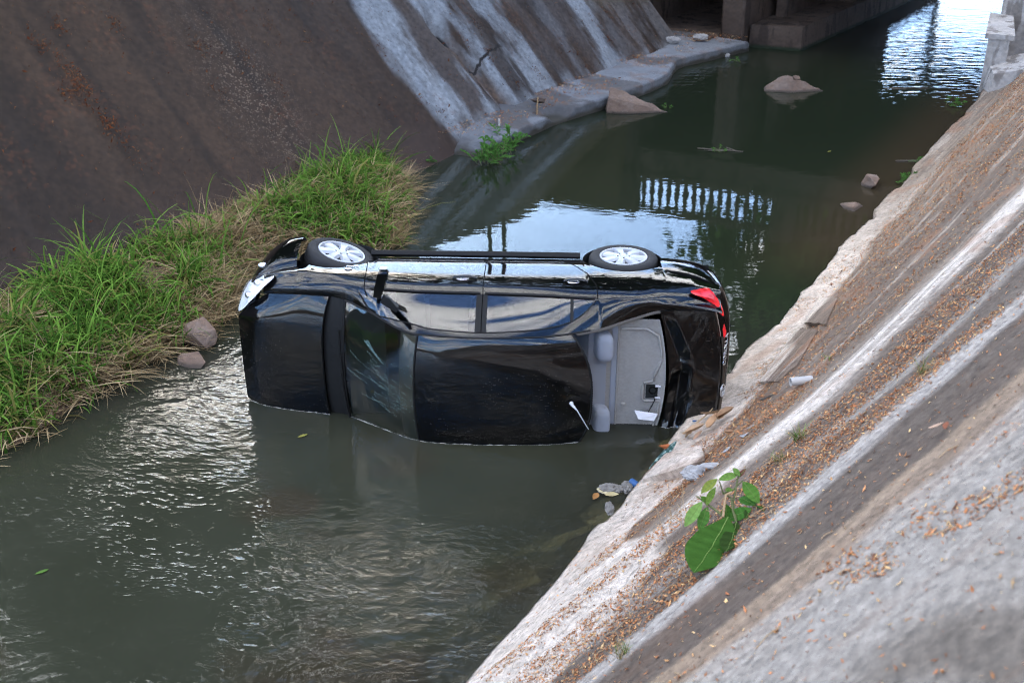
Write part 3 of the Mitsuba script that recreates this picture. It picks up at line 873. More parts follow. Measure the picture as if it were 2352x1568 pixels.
def rear_cut(z):
    return np.interp(z, [.2, .39, .55, .75, .95, 1.1, 1.2], [2.95, 2.968, 3.08, 3.19, 3.255, 3.262, 3.25])


def front_cut(z):
    return np.interp(z, [.2, .45, .62, .8, .95, 1.05], [1.20, 1.205, 1.225, 1.24, 1.245, 1.30])


below = FJ < ROW_B
fx, fz = FCX[:, 0], FCX[:, 2]
door = below & (fx > front_cut(fz)) & (fx < rear_cut(fz))
part_of = np.full(len(FL_F), 'fender', object)
part_of[fx > 2.2] = 'rear_quarter'
part_of[door & (fx < 2.28)] = 'front_door'
part_of[door & (fx >= 2.28)] = 'rear_door'
part_of[(FJ >= ROW_D) & (fx > 1.19) & (fx < 3.25)] = 'roof_rail'
part_of[in_win] = 'win'
flip = np.cross(cw(FL_V[FL_F[0, 1]]) - cw(FL_V[FL_F[0, 0]]), cw(FL_V[FL_F[0, 2]]) - cw(FL_V[FL_F[0, 0]])) @ CY < 0


def cut(mask, name, bsdf, inset=0.0, parent=car, **k):
    f = FL_F[mask]
    f = f[:, ::-1] if flip else f
    ids, inv = np.unique(f, return_inverse=True)
    v = cw(FL_V[ids]) - FL_N[ids] * inset
    return put(name, (v, inv.reshape(-1, 3)), bsdf, parent, normals=FL_N[ids], **k)


fender_key = cut(part_of == 'fender', 'front_wing', 'car_paint')
fdoor = cut(part_of == 'front_door', 'front_door', 'car_paint')
rdoor = cut(part_of == 'rear_door', 'rear_door', 'car_paint')
rq = cut(part_of == 'rear_quarter', 'rear_wing', 'car_paint')
rail_key = cut(part_of == 'roof_rail', 'roof_rail', 'car_paint')
FIX = FL_V.reshape(len(gx), M_, 3)
win = part_of == 'win'
cut(win & (fx < 2.225), 'window', 'tinted_glass', .006)
cut(win & (fx > 2.325) & (fx < 3.03), 'window', 'tinted_glass', .006)
cut(win & (fx > 3.055), 'quarter_window', 'tinted_glass', .006)
cut(win & (fx >= 2.225) & (fx <= 2.325), 'door_pillar', 'black_plastic', .002)
cut(win & (fx >= 3.03) & (fx <= 3.055), 'window_divider', 'black_plastic', .001)


def on_flank(x, u, lift=0.0):
    yz = section(float(x), np.array([float(u)]))[0]
    a, b = section(float(x), np.array([max(0, u - .02)]))[0], section(float(x), np.array([min(3, u + .02)]))[0]
    t = (b - a) / np.linalg.norm(b - a)
    return cw(np.array([x, yz[0], yz[1]])) + lift * (CY * t[1] - CZ * t[0])


def flank_at_z(x, z, lift=0.0):
    u = np.linspace(0, 3, 400)
    zs = section(float(x), u)[:, 1]
    return on_flank(x, float(np.interp(z, zs, u)), lift)


def seam(pts, name='panel_gap', r=.0042, bsdf='dark_gap', parent=car):
    return put(name, tube(pts, r, 6), bsdf, parent, smooth=60)


seam([flank_at_z(front_cut(z), z) for z in np.linspace(.23, 1.0, 26)], parent=fdoor)
seam([flank_at_z(2.28, z) for z in np.linspace(.24, 1.355, 30)], parent=rdoor)
seam([flank_at_z(rear_cut(z), z) for z in np.linspace(.40, 1.095, 26)], parent=rdoor)
for x0, x1, par in ((1.30, 2.26, fdoor), (2.30, 3.24, rdoor)):
    xx = np.linspace(x0, x1, 30)
    seam([on_flank(x, 1.93, .002) for x in xx], 'belt_moulding', .011, 'black_plastic', par)
    seam([flank_at_z(x, .44 + .02 * (x - 1.3) / 2, .003) for x in np.linspace(max(x0, 1.26), min(x1, 2.98), 30)], 'side_moulding', .010, 'car_paint', par)
seam([on_flank(x, dlo_u(x), .001) for x in np.linspace(1.20, 3.245, 90)], 'window_seal', .006, 'black_plastic', rail_key)
seam([on_flank(x, 2.995, .004) for x in np.linspace(1.06, 3.2, 70)], 'roof_moulding', .008, 'black_plastic', rail_key)
# sill skirt: stops short of the rear wheel
put('side_skirt', tube([cw(np.array([x, .842 + .004 * math.sin(x), .20])) for x in np.linspace(1.20, 3.13, 30)], .032, 8), 'black_plastic', car, smooth=60)


def handle(x, z, par):
    c = flank_at_z(x, z, .012)
    n_ = np.array([0, 0, 1.0])
    pts_ = [c + CX * d + CY * (.016 * (1 - (d / .105) ** 2)) for d in np.linspace(-.105, .105, 12)]
    h = tube(pts_, .0155 * (1 - .35 * np.abs(np.linspace(-1, 1, 12))), 8)
    hk = put('handle', h, 'car_paint', par, smooth=60)
    cup = trimesh.creation.icosphere(subdivisions=2)
    M = frame(c - CY * .012 + CZ * (-.012) - CX * .02, CX * .055, CY * .012, CZ * .03)
    put('cup', xf(cup, M), 'chrome', hk, smooth=True)


handle(2.115, .865, fdoor)
handle(3.075, .90, rdoor)


# -- panels across the car, from flank to flank
def across(f0, f1, zc, n=30, m=41, pw=2.4, s=.0, side=lambda x: (float(FN['Y7'](x)), float(FN['Z7'](x)))):
    """A crowned panel between the front edge X = f0(b) and the rear edge X = f1(b), b from -1 to 1 across."""
    b = np.linspace(-1, 1, m)
    out = []
    for a in np.linspace(0, 1, n):
        xs = f0(1.0) + (f1(1.0) - f0(1.0)) * a
        y7, z7 = side(xs)
        x = f0(b) + (f1(b) - f0(b)) * a
        zm = zc(f0(0.0) + (f1(0.0) - f0(0.0)) * a)
        z = z7 + (zm - z7) * (1 - np.abs(b) ** pw)
        out.append(np.stack([x, b * y7, z], -1))
    return np.array(out)


ctr = PchipInterpolator([-.02, .05, .2, .45, .84, 1.015, 1.25, 1.5, 1.71, 1.95, 2.35, 2.8, 3.22, 3.5, 3.9, 4.1, 4.30], [.66, .71, .80, .875, .955, 1.0, 1.165, 1.315, 1.415, 1.452, 1.464, 1.452, 1.39, 1.30, 1.125, 1.115, 1.12])
ab = lambda b, c, s, p=2.0: c + (s - c) * np.abs(b) ** p
hood_f = lambda b: np.where(np.abs(b) < .62, .03 + .02 * np.abs(b) ** 2, .0377 + .30 * (np.clip(np.abs(b) - .62, 0, 1) / .38) ** 1.25)
hood_r = lambda b: ab(b, .835, .925, 3)
hood = across(hood_f, hood_r, ctr, 36, 49, 4.4)
hood_m = (cw(hood.reshape(-1, 3)), grid(hood)[1])
hood_key = put('bonnet', hood_m, 'car_paint', car, smooth=True)
seam([cw(q) + CZ * .001 for q in hood[:, -1]], parent=hood_key, r=.005)
seam([cw(q) + CZ * .001 for q in hood[-1]], parent=hood_key, r=.007)
put('cowl', (lambda g_: (cw(g_[0]) - CZ * .012, g_[1]))(grid(across(lambda b: hood_r(b) + .006, lambda b: ab(b, 1.015, 1.055), lambda x: float(ctr(x)) - .02, 8, 41, 2.6))), 'black_plastic', car, smooth=True)
ws_f, ws_r = lambda b: ab(b, 1.02, 1.06), lambda b: ab(b, 1.70, 1.745, 2)
ws = across(lambda b: ws_f(b) + .01, ws_r, ctr, 24, 41, 2.3)
ws_key = put('windscreen', (cw(grid(ws)[0]), grid(ws)[1]), 'window_glass', car, smooth=True)
seam([cw(ws[0, j]) for j in range(41)], 'windscreen_seal', .012, 'black_plastic', car)
seam([cw(ws[-1, j]) for j in range(41)], 'windscreen_seal', .009, 'black_plastic', car)
seam([cw(q) for q in ws[:, -1]], 'windscreen_seal', .010, 'black_plastic', car)
hd = across(lambda b: ab(b, 1.565, 1.60, 2), lambda b: ws_r(b) - .002, lambda x: float(ctr(x)) - .012, 5, 41, 2.3)
put('header_band', (cw(grid(hd)[0]) - CZ * .012, grid(hd)[1]), 'header_brown', car, smooth=True, label='brownish band behind the upper edge of the windscreen')
roof_f, roof_r = lambda b: ws_r(b) + .012, lambda b: ab(b, 3.225, 3.04, 2.6)
roof = across(roof_f, roof_r, ctr, 46, 61, 4.2)
roof_key = put('roof', (cw(grid(roof)[0]), grid(roof)[1]), 'car_paint', car, smooth=True)
seam([cw(roof[-1, j]) - CZ * .004 for j in range(61)], 'rear_screen_seal', .011, 'black_plastic', car)
# boot lid, buckled behind the missing rear screen
bt_f, bt_r = lambda b: ab(b, 3.905, 3.80, 2.0), lambda b: ab(b, 4.335, 4.245, 2.2)
bsd = lambda x: (float(FN['Y7'](x)) - .012, float(FN['Z7'](x)))
bt = across(bt_f, bt_r, ctr, 44, 71, 2.6, side=bsd)
xx, yy = bt[..., 0], bt[..., 1]


def fold(x0, y0, x1, y1, wid, dep):
    d_ = np.array([x1 - x0, y1 - y0])
    L_ = np.hypot(*d_)
    t = ((xx - x0) * d_[0] + (yy - y0) * d_[1]) / L_ ** 2
    dist = np.abs((xx - x0) * d_[1] - (yy - y0) * d_[0]) / L_
    return -dep * np.clip(1 - dist / wid, 0, 1) * np.clip(np.minimum(t, 1 - t) * 4 + .25, 0, 1) * ((t > -.05) & (t < 1.05))


bz = fold(3.82, .62, 4.02, .16, .11, .055) + fold(4.02, .16, 3.97, -.42, .10, .10) - fold(4.22, .60, 4.04, .25, .06, .012) + fold(3.93, -.02, 3.86, -.5, .07, .05) - fold(4.08, .1, 4.05, -.4, .04, .02) + fold(4.10, -.1, 3.96, -.5, .05, .04)
bt[..., 2] += bz * (1 - np.clip((xx - 4.18) / .08, 0, 1)) + .008 * (meshkit.fbm(np.stack([xx * 9, yy * 7, xx * 0], -1), 3, 5) - .5)
boot_key = put('boot_lid', (cw(grid(bt)[0]), grid(bt)[1]), 'car_paint', car, smooth=28, label='buckled boot lid behind the open rear window')
# rear face of the boot lid
rows = []
for a, (dx, zz_) in zip(range(5), [(0, 0), (.02, -.012), (.035, -.05), (.05, -.13), (.06, -.32)]):
    q = bt[-1].copy()
    q[:, 0] += dx
    q[:, 2] += zz_
    rows.append(q)
rf = np.array(rows)
put('tail_panel', (cw(grid(rf)[0]), grid(rf)[1]), 'car_paint', boot_key, smooth=40)
tr = [cw(rf[2, j] + np.array([.012, 0, .006])) for j in range(14, 59)]
put('trim_strip', tube(tr, .017, 8), 'chrome_dark', boot_key, smooth=60)
seam([cw(q) + CY * .004 for q in bt[:, -1]], 'panel_gap', .005, 'dark_gap', boot_key)
# lettering and badge on the trim, reading along the car's width
tm = meshkit.text_mesh('COROLLA', .040, .004, bold=True)
tv = np.array(tm.vertices)
tv[:, 0] -= tv[:, 0].min()
tv[:, 0] *= .30 / tv[:, 0].max()


def tail_frame(y, dx=.046, dz=-.028):
    k = np.argmin(np.abs(bt[-1, :, 1] - y))
    o = cw(bt[-1, k] + np.array([dx, 0, dz]))
    nrm = CX * .75 + CZ * .66
    up = -CX * .66 + CZ * .75
    return o, nrm, up


o, nrm, up = tail_frame(.20)
put('lettering', xf((tv, tm.faces), frame(o - up * .016 + nrm * .004, CY, up, nrm)), 'chrome', boot_key)
o, nrm, up = tail_frame(-.06)
ring = trimesh.creation.torus(1, .13, major_sections=28, minor_sections=8)
em = [xf(ring, frame(o + nrm * .006, CY * .055, up * .036, nrm * .03)), xf(ring, frame(o + nrm * .006, CY * .020, up * .034, nrm * .03)), xf(ring, frame(o + up * .010 + nrm * .006, CY * .036, up * .016, nrm * .03))]
put('emblem', join(em), 'chrome', boot_key, smooth=True)


# -- far side and underside, closing the shell
mv = FL_V * np.array([1, -1, 1])
keep = ~win
put('far_flank', (cw(mv), FL_F[keep] if flip else FL_F[keep][:, ::-1]), 'car_paint', car, smooth=True)
ub = [(x, y, .23 + (.0 if 1.3 < x < 3.1 else .06)) for x in np.linspace(.3, 4.3, 24) for y in np.linspace(-.80, .80, 9)]
put('underbody', (cw(np.array(ub)), grid(np.array(ub).reshape(24, 9, 3))[1]), 'cabin_dark', car)


# -- bumpers
def bumper(outline, zs, insets, name, yscale=None):
    o = np.array(outline, float)
    t = np.r_[0, np.cumsum(np.hypot(*np.diff(o, axis=0).T))]
    u_ = np.linspace(0, t[-1], 70)
    ox, oy = PchipInterpolator(t, o[:, 0])(u_), PchipInterpolator(t, o[:, 1])(u_)
    tx, ty = np.gradient(ox), np.gradient(oy)
    l_ = np.hypot(tx, ty)
    nx_, ny_ = ty / l_, -tx / l_
    P_ = np.array([np.stack([ox - nx_ * i_, oy - ny_ * i_, np.full(70, z_)], -1) for z_, i_ in zip(zs, insets)])
    return P_


half_r = [(3.85, .868), (4.00, .862), (4.15, .842), (4.30, .79), (4.41, .68), (4.465, .50), (4.49, .25), (4.495, 0)]
out_r = half_r + [(x, -y) for x, y in half_r[-2::-1]]
rb = bumper(out_r, [.20, .24, .32, .44, .56, .64, .70, .735, .745, .75], [.06, .025, .008, 0, -.004, .002, .010, .03, .07, .20], 'rear_bumper')
sgn = 1 if (rb[4, 35, 0] > rb[-1, 35, 0]) else -1
if sgn < 0:
    rb = bumper(out_r[::-1], [.20, .24, .32, .44, .56, .64, .70, .735, .745, .75], [.06, .025, .008, 0, -.004, .002, .010, .03, .07, .20], 'rear_bumper')
# the side ends climb over the arch
sidek = np.clip((4.15 - rb[..., 0]) / .3, 0, 1)
rb[..., 2] -= sidek * .10 * np.linspace(0, 1, 10)[:, None]
rb_key = put('rear_bumper', (cw(grid(rb)[0]), grid(rb)[1]), 'car_paint', car, smooth=True)
seam([cw(np.array([x, y * 1.002, z])) for x, y, z in [(3.87, .868, .605), (4.0, .862, .655), (4.15, .842, .71), (4.26, .81, .738), (4.33, .77, .745)]], 'panel_gap', .006, 'dark_gap', rb_key)
seam([cw(np.array([4.497 + .003, 0.385, z])) + CX * (-.025) for z in np.linspace(.40, .72, 6)], 'panel_gap', .004, 'dark_gap', rb_key)

half_f = [(.60, .870), (.48, .860), (.36, .825), (.24, .76), (.14, .66), (.06, .48), (.01, .25), (0, 0)]
out_f = half_f + [(x, -y) for x, y in half_f[-2::-1]]
zf, inf_ = [.19, .23, .31, .42, .52, .58, .615, .63, .635], [.05, .02, .005, 0, .0, .006, .02, .05, .10]
fb = bumper(out_f, zf, inf_, 'front_bumper')
if fb[3, 35, 0] > fb[-1, 35, 0]:
    fb = bumper(out_f[::-1], zf, inf_, 'front_bumper')
# torn loose at its upper corner: swung outwards and back
k_ = np.clip((fb[..., 1] - .50) / .40, 0, 1) ** 1.5
fb[..., 1] += k_ * (.07 + .12 * np.clip((.58 - fb[..., 2]) / .38, 0, 1))
fb[..., 2] += -k_ * .05
fb[..., 0] += -k_ * .02
fb_key = put('front_bumper', (cw(grid(fb)[0]), grid(fb)[1]), 'car_paint', car, smooth=True, label='front bumper torn loose at its upper corner')
put('lip', tube([cw(q) for q in fb[0][fb[0][:, 1] > -.2]], .018, 8), 'black_plastic', fb_key, smooth=60)
# fog lamp in the loose corner
kk = np.unravel_index(np.argmin(np.linalg.norm(fb - np.array([.21, .86, .50]), axis=-1)), fb.shape[:2])
fo = fb[kk]
put('fog_lamp', xf(trimesh.creation.icosphere(subdivisions=3), frame(cw(fo), CX * .045, CY * .020, CZ * .035)), 'lamp_reflector', fb_key, smooth=True)

# -- headlamp, tail lamp


def lens_patch(poly, lift, n=40):
    """Corners given on the flank and bonnet as car points; a bulging sheet over them."""
    p = np.array(poly, float)
    c = p.mean(0)
    t = np.r_[0, np.cumsum(np.linalg.norm(np.diff(np.vstack([p, p[:1]]), axis=0), axis=1))]
    u_ = np.linspace(0, t[-1], n, endpoint=False)
    q = np.stack([CubicSpline(t, np.r_[p[:, k], p[:1, k]], bc_type='periodic')(u_) for k in range(3)], -1)
    rings = [q * a + c * (1 - a) + np.asarray(lift) * (1 - a ** 2) for a in np.linspace(1, .05, 8)]
    P_ = np.stack(rings + [np.repeat((c + np.asarray(lift))[None], n, 0)], 1)
    P_ = np.concatenate([P_, P_[:1]], 0)
    return grid(P_)


HL = [(.036, .44, .66), (.046, .5, .609), (.082, .6, .525), (.139, .68, .49), (.228, .74, .52), (.34, .79, .595), (.395, .797, .66), (.40, .785, .72), (.348, .745, .765), (.28, .68, .79), (.175, .57, .775), (.07, .46, .694)]
hv, hf = lens_patch(HL, (-.05, .045, .045))
put('headlamp', (cw(hv) + .022 * (CY + CZ), hf), 'lamp_glass', car, smooth=True)
hk = f'{car}__headlamp'
hv2, hf2 = lens_patch([np.array(q) for q in HL], (-.02, .015, .015))
put('reflector', (cw(hv2) + .014 * (CY + CZ), hf2), 'lamp_reflector', hk, smooth=True)
for y, x in ((.60, .17), (.72, .26)):
    put('bulb_bowl', xf(trimesh.creation.icosphere(subdivisions=2), frame(cw(np.array([x, y + .02, .70])), CX * .05, CY * .04, CZ * .04)), 'chrome', hk, smooth=True)
TL = [(4.038, .805, .975), (4.118, .803, .900), (4.229, .778, .838), (4.295, .70, .86), (4.335, .62, .915), (4.342, .575, .95), (4.31, .60, .975), (4.255, .655, .965), (4.185, .725, .965), (4.10, .775, .99)]
tv_, tf_ = lens_patch(TL, (.02, .03, .03))
put('tail_lamp', (cw(tv_) + .020 * (CX + CY) + .008 * CZ, tf_), 'red_lens', car, smooth=True)
TL2 = [(4.352, .545, 1.01), (4.358, .50, 1.0), (4.362, .42, 1.01), (4.355, .40, 1.03), (4.345, .46, 1.045), (4.338, .53, 1.045)]
tv_, tf_ = lens_patch(TL2, (.02, 0, .012))
put('tail_lamp', (cw(tv_) + .008 * CX + .006 * CZ, tf_), 'red_lens', boot_key, smooth=True)
# side repeater and badge on the wing
c = flank_at_z(1.07, .70, .006)
put('side_repeater', xf(trimesh.creation.icosphere(subdivisions=2), frame(c, CX * .035, CY * .010, CZ * .016)), 'white_trim', fender_key, smooth=True)
bm_ = meshkit.text_mesh('Flex', .03, .003, bold=True)
put('wing_badge', xf(bm_, frame(flank_at_z(1.15, .655, .006), -CX * 1.3, -CZ, CY)), 'chrome', fender_key)

# -- mirror: broken out of its shell and hanging by the window
mk = put('side_mirror', xf(hull([(1.345, .79, 1.04), (1.415, .79, 1.07), (1.345, .79, 1.11), (1.415, .79, 1.14), (1.37, .90, 1.07), (1.46, .90, 1.09), (1.37, .90, 1.17), (1.455, .90, 1.18), (1.415, 1.05, 1.13), (1.50, 1.05, 1.15), (1.415, 1.05, 1.22), (1.495, 1.05, 1.22), (1.43, 1.085, 1.17), (1.485, 1.085, 1.19)]), CM), 'car_paint', car, smooth=35)
put('housing', xf(hull([(1.42, .775, 1.13), (1.44, .83, 1.13), (1.42, .775, 1.19), (1.45, .83, 1.20), (1.585, .765, 1.32), (1.60, .815, 1.33), (1.575, .765, 1.37), (1.59, .815, 1.38), (1.50, .85, 1.25), (1.49, .84, 1.19)]), CM), 'black_plastic', mk, smooth=35)
put('mirror_glass', xf(box((-.028, -.004, -.03), (.028, .004, .03), .002), frame(cw(np.array([1.46, 1.088, 1.185])), CX, CY, CZ)), 'chrome', mk)

# -- wipers lying along the windscreen's foot
for b0, b1, dx in ((.62, -.05, .0), (.02, -.72, .012)):
    bs = np.linspace(b0, b1, 14)
    pts_ = []
    for k, b in enumerate(bs):
        x = float(ws_f(b)) - .028 + dx + .03 * k / 13
        pts_.append(cw(np.array([x, b * .68, float(ctr(x)) - (1 - (1 - abs(b) ** 2.3)) * (float(ctr(x)) - float(FN['Z7'](x))) + .022])))
    put('wiper', tube(pts_, np.linspace(.011, .006, 14), 6), 'black_plastic', car, smooth=60)

# -- roof aerial
put('aerial', join([tube([cw(np.array(q)) for q in [(3.05, -.02, 1.445), (3.06, -.025, 1.475), (3.10, -.06, 1.50), (3.20, -.22, 1.54)]], [.020, .014, .006, .004], 8)]), 'alloy', car, smooth=60)

# -- wheels


def wheel(x, y, z, steer, seed):
    k = put_wheel = f'{car}__wheel'
    k = number(k)
    labels[k] = {'label': 'steered front wheel tilted over the wing' if steer else 'rear wheel with silver alloy rim'}
    a = math.radians(steer)
    ax = np.array([math.sin(a), math.cos(a), 0])          # the axle in car coordinates
    r1 = np.array([math.cos(a), -math.sin(a), 0])
    o = np.array([x, y, z])
    Mx = CM @ frame(o, r1, np.array([0, 0, 1.0]), ax)       # local z along the axle, outwards
    R_ = .318
    tp = np.array([(.205, -.20), (.27, -.205), (.300, -.19), (.314, -.165), (R_, -.12), (R_, -.06), (.314, -.025), (.303, -.006), (.280, .004), (.245, .002), (.222, -.006), (.210, -.012)])
    m = trimesh.creation.revolve(tp, sections=72)
    put('tyre', xf(m, Mx), 'rubber', k, smooth=50)
    # tread blocks proud of the tyre's crown
    blocks = []
    for i in range(64):
        t = i / 64 * 2 * math.pi
        for j, (z0, z1) in enumerate(((-.185, -.140), (-.130, -.085), (-.075, -.030))):
            c_, s_ = math.cos(t + j * .03), math.sin(t + j * .03)
            b = box((R_ - .012, -.0115, z0), (R_ + .004 - (.008 if j != 1 else 0), .0115, z1))
            blocks.append(xf(b, np.array([[c_, -s_, 0, 0], [s_, c_, 0, 0], [0, 0, 1, 0], [0, 0, 0, 1]])))
    put('tread', xf(join(blocks), Mx), 'rubber', k, kind='stuff')
    rp = np.array([(.212, -.10), (.212, -.012), (.220, -.004), (.216, .003), (.203, .001), (.197, -.010), (.192, -.055), (.190, -.10)])
    put('rim', xf(trimesh.creation.revolve(rp, sections=64), Mx), 'alloy', k, smooth=50)
    put('brake_drum', xf(trimesh.creation.revolve(np.array([(0, -.09), (.195, -.09), (.195, -.10), (0, -.10)]), sections=40), Mx), 'cabin_dark', k)
    sp = []
    for i in range(7):
        t = i / 7 * 2 * math.pi + seed
        c_, s_ = math.cos(t), math.sin(t)
        pr = [(.030, .030, -.022), (.030, -.030, -.022), (.030, .018, .001), (.030, -.018, .001), (.205, .052, -.030), (.205, -.052, -.030), (.205, .040, -.008), (.205, -.040, -.008), (.12, .024, .0035), (.12, -.024, .0035)]
        sp.append(xf(hull(pr), np.array([[c_, -s_, 0, 0], [s_, c_, 0, 0], [0, 0, 1, 0], [0, 0, 0, 1]])))
    for i, q in enumerate(sp):
        put('spoke', xf(q, Mx), 'alloy', k)
    hubp = np.array([(0, .010), (.030, .010), (.036, .004), (.070, .002), (.078, -.012), (.078, -.05)])
    put('hub', xf(trimesh.creation.revolve(hubp, sections=32), Mx), 'alloy', k, smooth=40)
    for i in range(5):
        t = i / 5 * 2 * math.pi + .3
        put('lug_hole', xf(trimesh.creation.cylinder(.0085, .006, sections=10), Mx @ frame([.055 * math.cos(t), .055 * math.sin(t), .002], [1, 0, 0], [0, 1, 0], [0, 0, 1])), 'dark_gap', k)


wheel(.93, .87, .24, 17, .2)
wheel(3.525, .862, .235, 0, .05)
for x in (.93, 3.525):      # wheel housings
    hp = trimesh.creation.revolve(np.array([(0, -.5), (.36, -.5), (.365, -.03)]), sections=48)
    put('wheel_housing', xf(hp, CM @ frame(np.array([x - .01, .87, .30]), [1, 0, 0], [0, 0, 1], [0, 1, 0])), 'cabin_dark', car, smooth=40)

# -- cabin seen through the missing rear screen
hp = across(lambda b: ab(b, 3.36, 3.36), lambda b: ab(b, 3.885, 3.80, 2), lambda x: 1.035, 12, 31, 3, side=lambda x: (.60, 1.035))
shelf = hp
shelf[..., 2] = 1.03 - .012 * np.exp(-((shelf[..., 0] - 3.60) / .02) ** 2)
edge_k = np.clip((np.abs(shelf[..., 1]) - .50) / .1, 0, 1)
shelf[..., 2] += .03 * edge_k + .035 * np.clip((shelf[..., 0] - 3.80) / .06, 0, 1)
sh_key = put('parcel_shelf', (cw(grid(shelf)[0]), grid(shelf)[1]), 'cabin_grey', car, smooth=60, label='pale grey parcel shelf seen through the missing rear window')
put('moulding', tube([cw(np.array(q)) for q in [(3.85, .22, 1.045), (3.79, .06, 1.045), (3.775, .0, 1.045), (3.70, -.02, 1.045), (3.69, -.06, 1.045), (3.69, -.18, 1.045), (3.71, -.20, 1.045), (3.85, -.20, 1.045)]], .013, 8), 'cabin_grey', sh_key, smooth=60)
put('ridge', xf(box((3.45, -.56, 1.03), (3.468, .54, 1.043), .004), CM), 'cabin_grey', sh_key)
put('ridge', xf(box((3.40, -.56, 1.02), (3.452, .54, 1.036), .004), CM), 'headrest_grey', sh_key)
put('border', tube([cw(np.array(q)) for q in [(3.48, .50, 1.04), (3.70, .50, 1.043), (3.80, .44, 1.05), (3.835, .30, 1.055), (3.84, .22, 1.055)]], .012, 8), 'cabin_grey', sh_key, smooth=60)
put('border', tube([cw(np.array(q)) for q in [(3.84, -.22, 1.055), (3.83, -.36, 1.055), (3.80, -.46, 1.05), (3.72, -.50, 1.043), (3.5, -.51, 1.04)]], .012, 8), 'cabin_grey', sh_key, smooth=60)
put('hook', xf(box((3.50, -.25, 1.03), (3.545, -.22, 1.06), .008), CM), 'cabin_grey', sh_key)
put('lamp_hole', xf(box((3.72, -.175, 1.028), (3.845, -.045, 1.046), .004), CM), 'cabin_dark', sh_key)
put('hole_rim', xf(trimesh.creation.torus(.032, .006, major_sections=24, minor_sections=8), CM @ frame([3.78, -.095, 1.047], [1, 0, 0], [0, 1, 0], [0, 0, 1])), 'dark_gap', sh_key, smooth=True)
for y in (-.168, -.052):
    put('clip', xf(box((3.80, y - .008, 1.04), (3.85, y + .008, 1.055), .002), CM), 'white_trim', sh_key)
put('seat_back', xf(hull([(3.10, -.62, .60), (3.10, .62, .60), (3.36, -.62, 1.04), (3.36, .62, 1.04), (3.20, -.60, 1.06), (3.20, .60, 1.06), (2.95, .62, .60), (2.95, -.62, .60)]), CM), 'headrest_grey', car)
for y in (.36, -.37):
    hr = trimesh.creation.icosphere(subdivisions=3)
    hvv = np.sign(hr.vertices) * np.abs(hr.vertices) ** .55
    hvv /= np.abs(hvv).max(0)
    put('headrest', xf((hvv, hr.faces), CM @ frame([3.325, y, 1.10], [.075, 0, 0], [0, .135, 0], [.02, 0, .085])), 'headrest_grey', car, smooth=True)
# the stop lamp's cover, hanging by its wire
put('stop_lamp_cover', xf(hull([(3.62, -.27, 1.10), (3.83, -.30, 1.10), (3.66, -.345, 1.13), (3.80, -.365, 1.12), (3.68, -.33, 1.07), (3.80, -.35, 1.06), (3.84, -.32, 1.08)]), CM), 'white_trim', car, label='white plastic stop lamp cover hanging by a wire')
put('wire', tube([cw(np.array(q)) for q in [(3.79, -.13, 1.05), (3.80, -.18, 1.07), (3.77, -.23, 1.10), (3.745, -.285, 1.10)]], .006, 6), 'cabin_dark', f'{car}__stop_lamp_cover', smooth=60)
# inner trims of the rear pillars
for s_ in (1, -1):
    q = []
    for x in np.linspace(3.08, 3.80, 20):
        y7, z7 = float(FN['Y7'](x)), float(FN['Z7'](x))
        q.append([[x, s_ * (y7 - .004), z7 - .004], [x + .01, s_ * (y7 - .035), z7 - .02], [x, s_ * (y7 - .06), z7 - .10], [x, s_ * (y7 - .03), min(z7 - .12, 1.03)]])
    q = np.array(q)
    put('pillar_trim', (cw(grid(q)[0]), grid(q)[1]), 'cabin_grey', car, smooth=50)
# dashboard and front seats, dim behind the windscreen
put('dashboard', xf(hull([(1.06, -.66, .93), (1.06, .66, .93), (1.40, -.68, .90), (1.40, .68, .90), (1.48, -.68, .70), (1.48, .68, .70), (1.1, .66, .6), (1.1, -.66, .6)]), CM), 'cabin_dark', car)
put('headlining', (lambda g_: (cw(g_[0]) - CZ * .03, g_[1]))(grid(across(lambda b: roof_f(b) + .02, lambda b: roof_r(b) - .02, ctr, 12, 21, 2.5))), 'cabin_dark', car)
for y in (.36, -.36):
    put('seat', join([xf(box((2.15, y - .25, .55), (2.28, y + .25, 1.10), .05), CM), xf(box((1.72, y - .25, .45), (2.2, y + .25, .58), .05), CM), xf(box((2.22, y - .12, 1.12), (2.30, y + .12, 1.28), .04), CM)]), 'cabin_dark', car)

# cracks in the windscreen
cr = [[(.10, .38), (.22, .30), (.45, .20), (.70, .09), (.92, -.02)], [(.18, .12), (.35, .09), (.6, .02), (.9, -.10)], [(.42, .28), (.62, .14), (.88, .02)], [(.05, .10), (.22, .03), (.34, -.01)], [(.5, .02), (.75, -.05), (.95, -.12)], [(.45, -.10), (.66, -.16), (.9, -.19)],
      [(.58, -.18), (.78, -.23), (.95, -.28)], [(.25, -.20), (.5, -.26), (.78, -.30)], [(.7, -.22), (.95, -.26)], [(.62, -.06), (.8, -.14), (.97, -.20)], [(.30, .62), (.44, .52), (.62, .40)], [(.34, .60), (.5, .46), (.55, .42)]]


def on_ws(a, b):
    i, j = a * 23, (b + 1) / 2 * 40
    return cw(ws[int(round(i)), int(round(j))]) * 0 + cw(np.array([np.interp(i, np.arange(24), [np.interp(j, np.arange(41), ws[k, :, c_]) for k in range(24)]) for c_ in range(3)]))


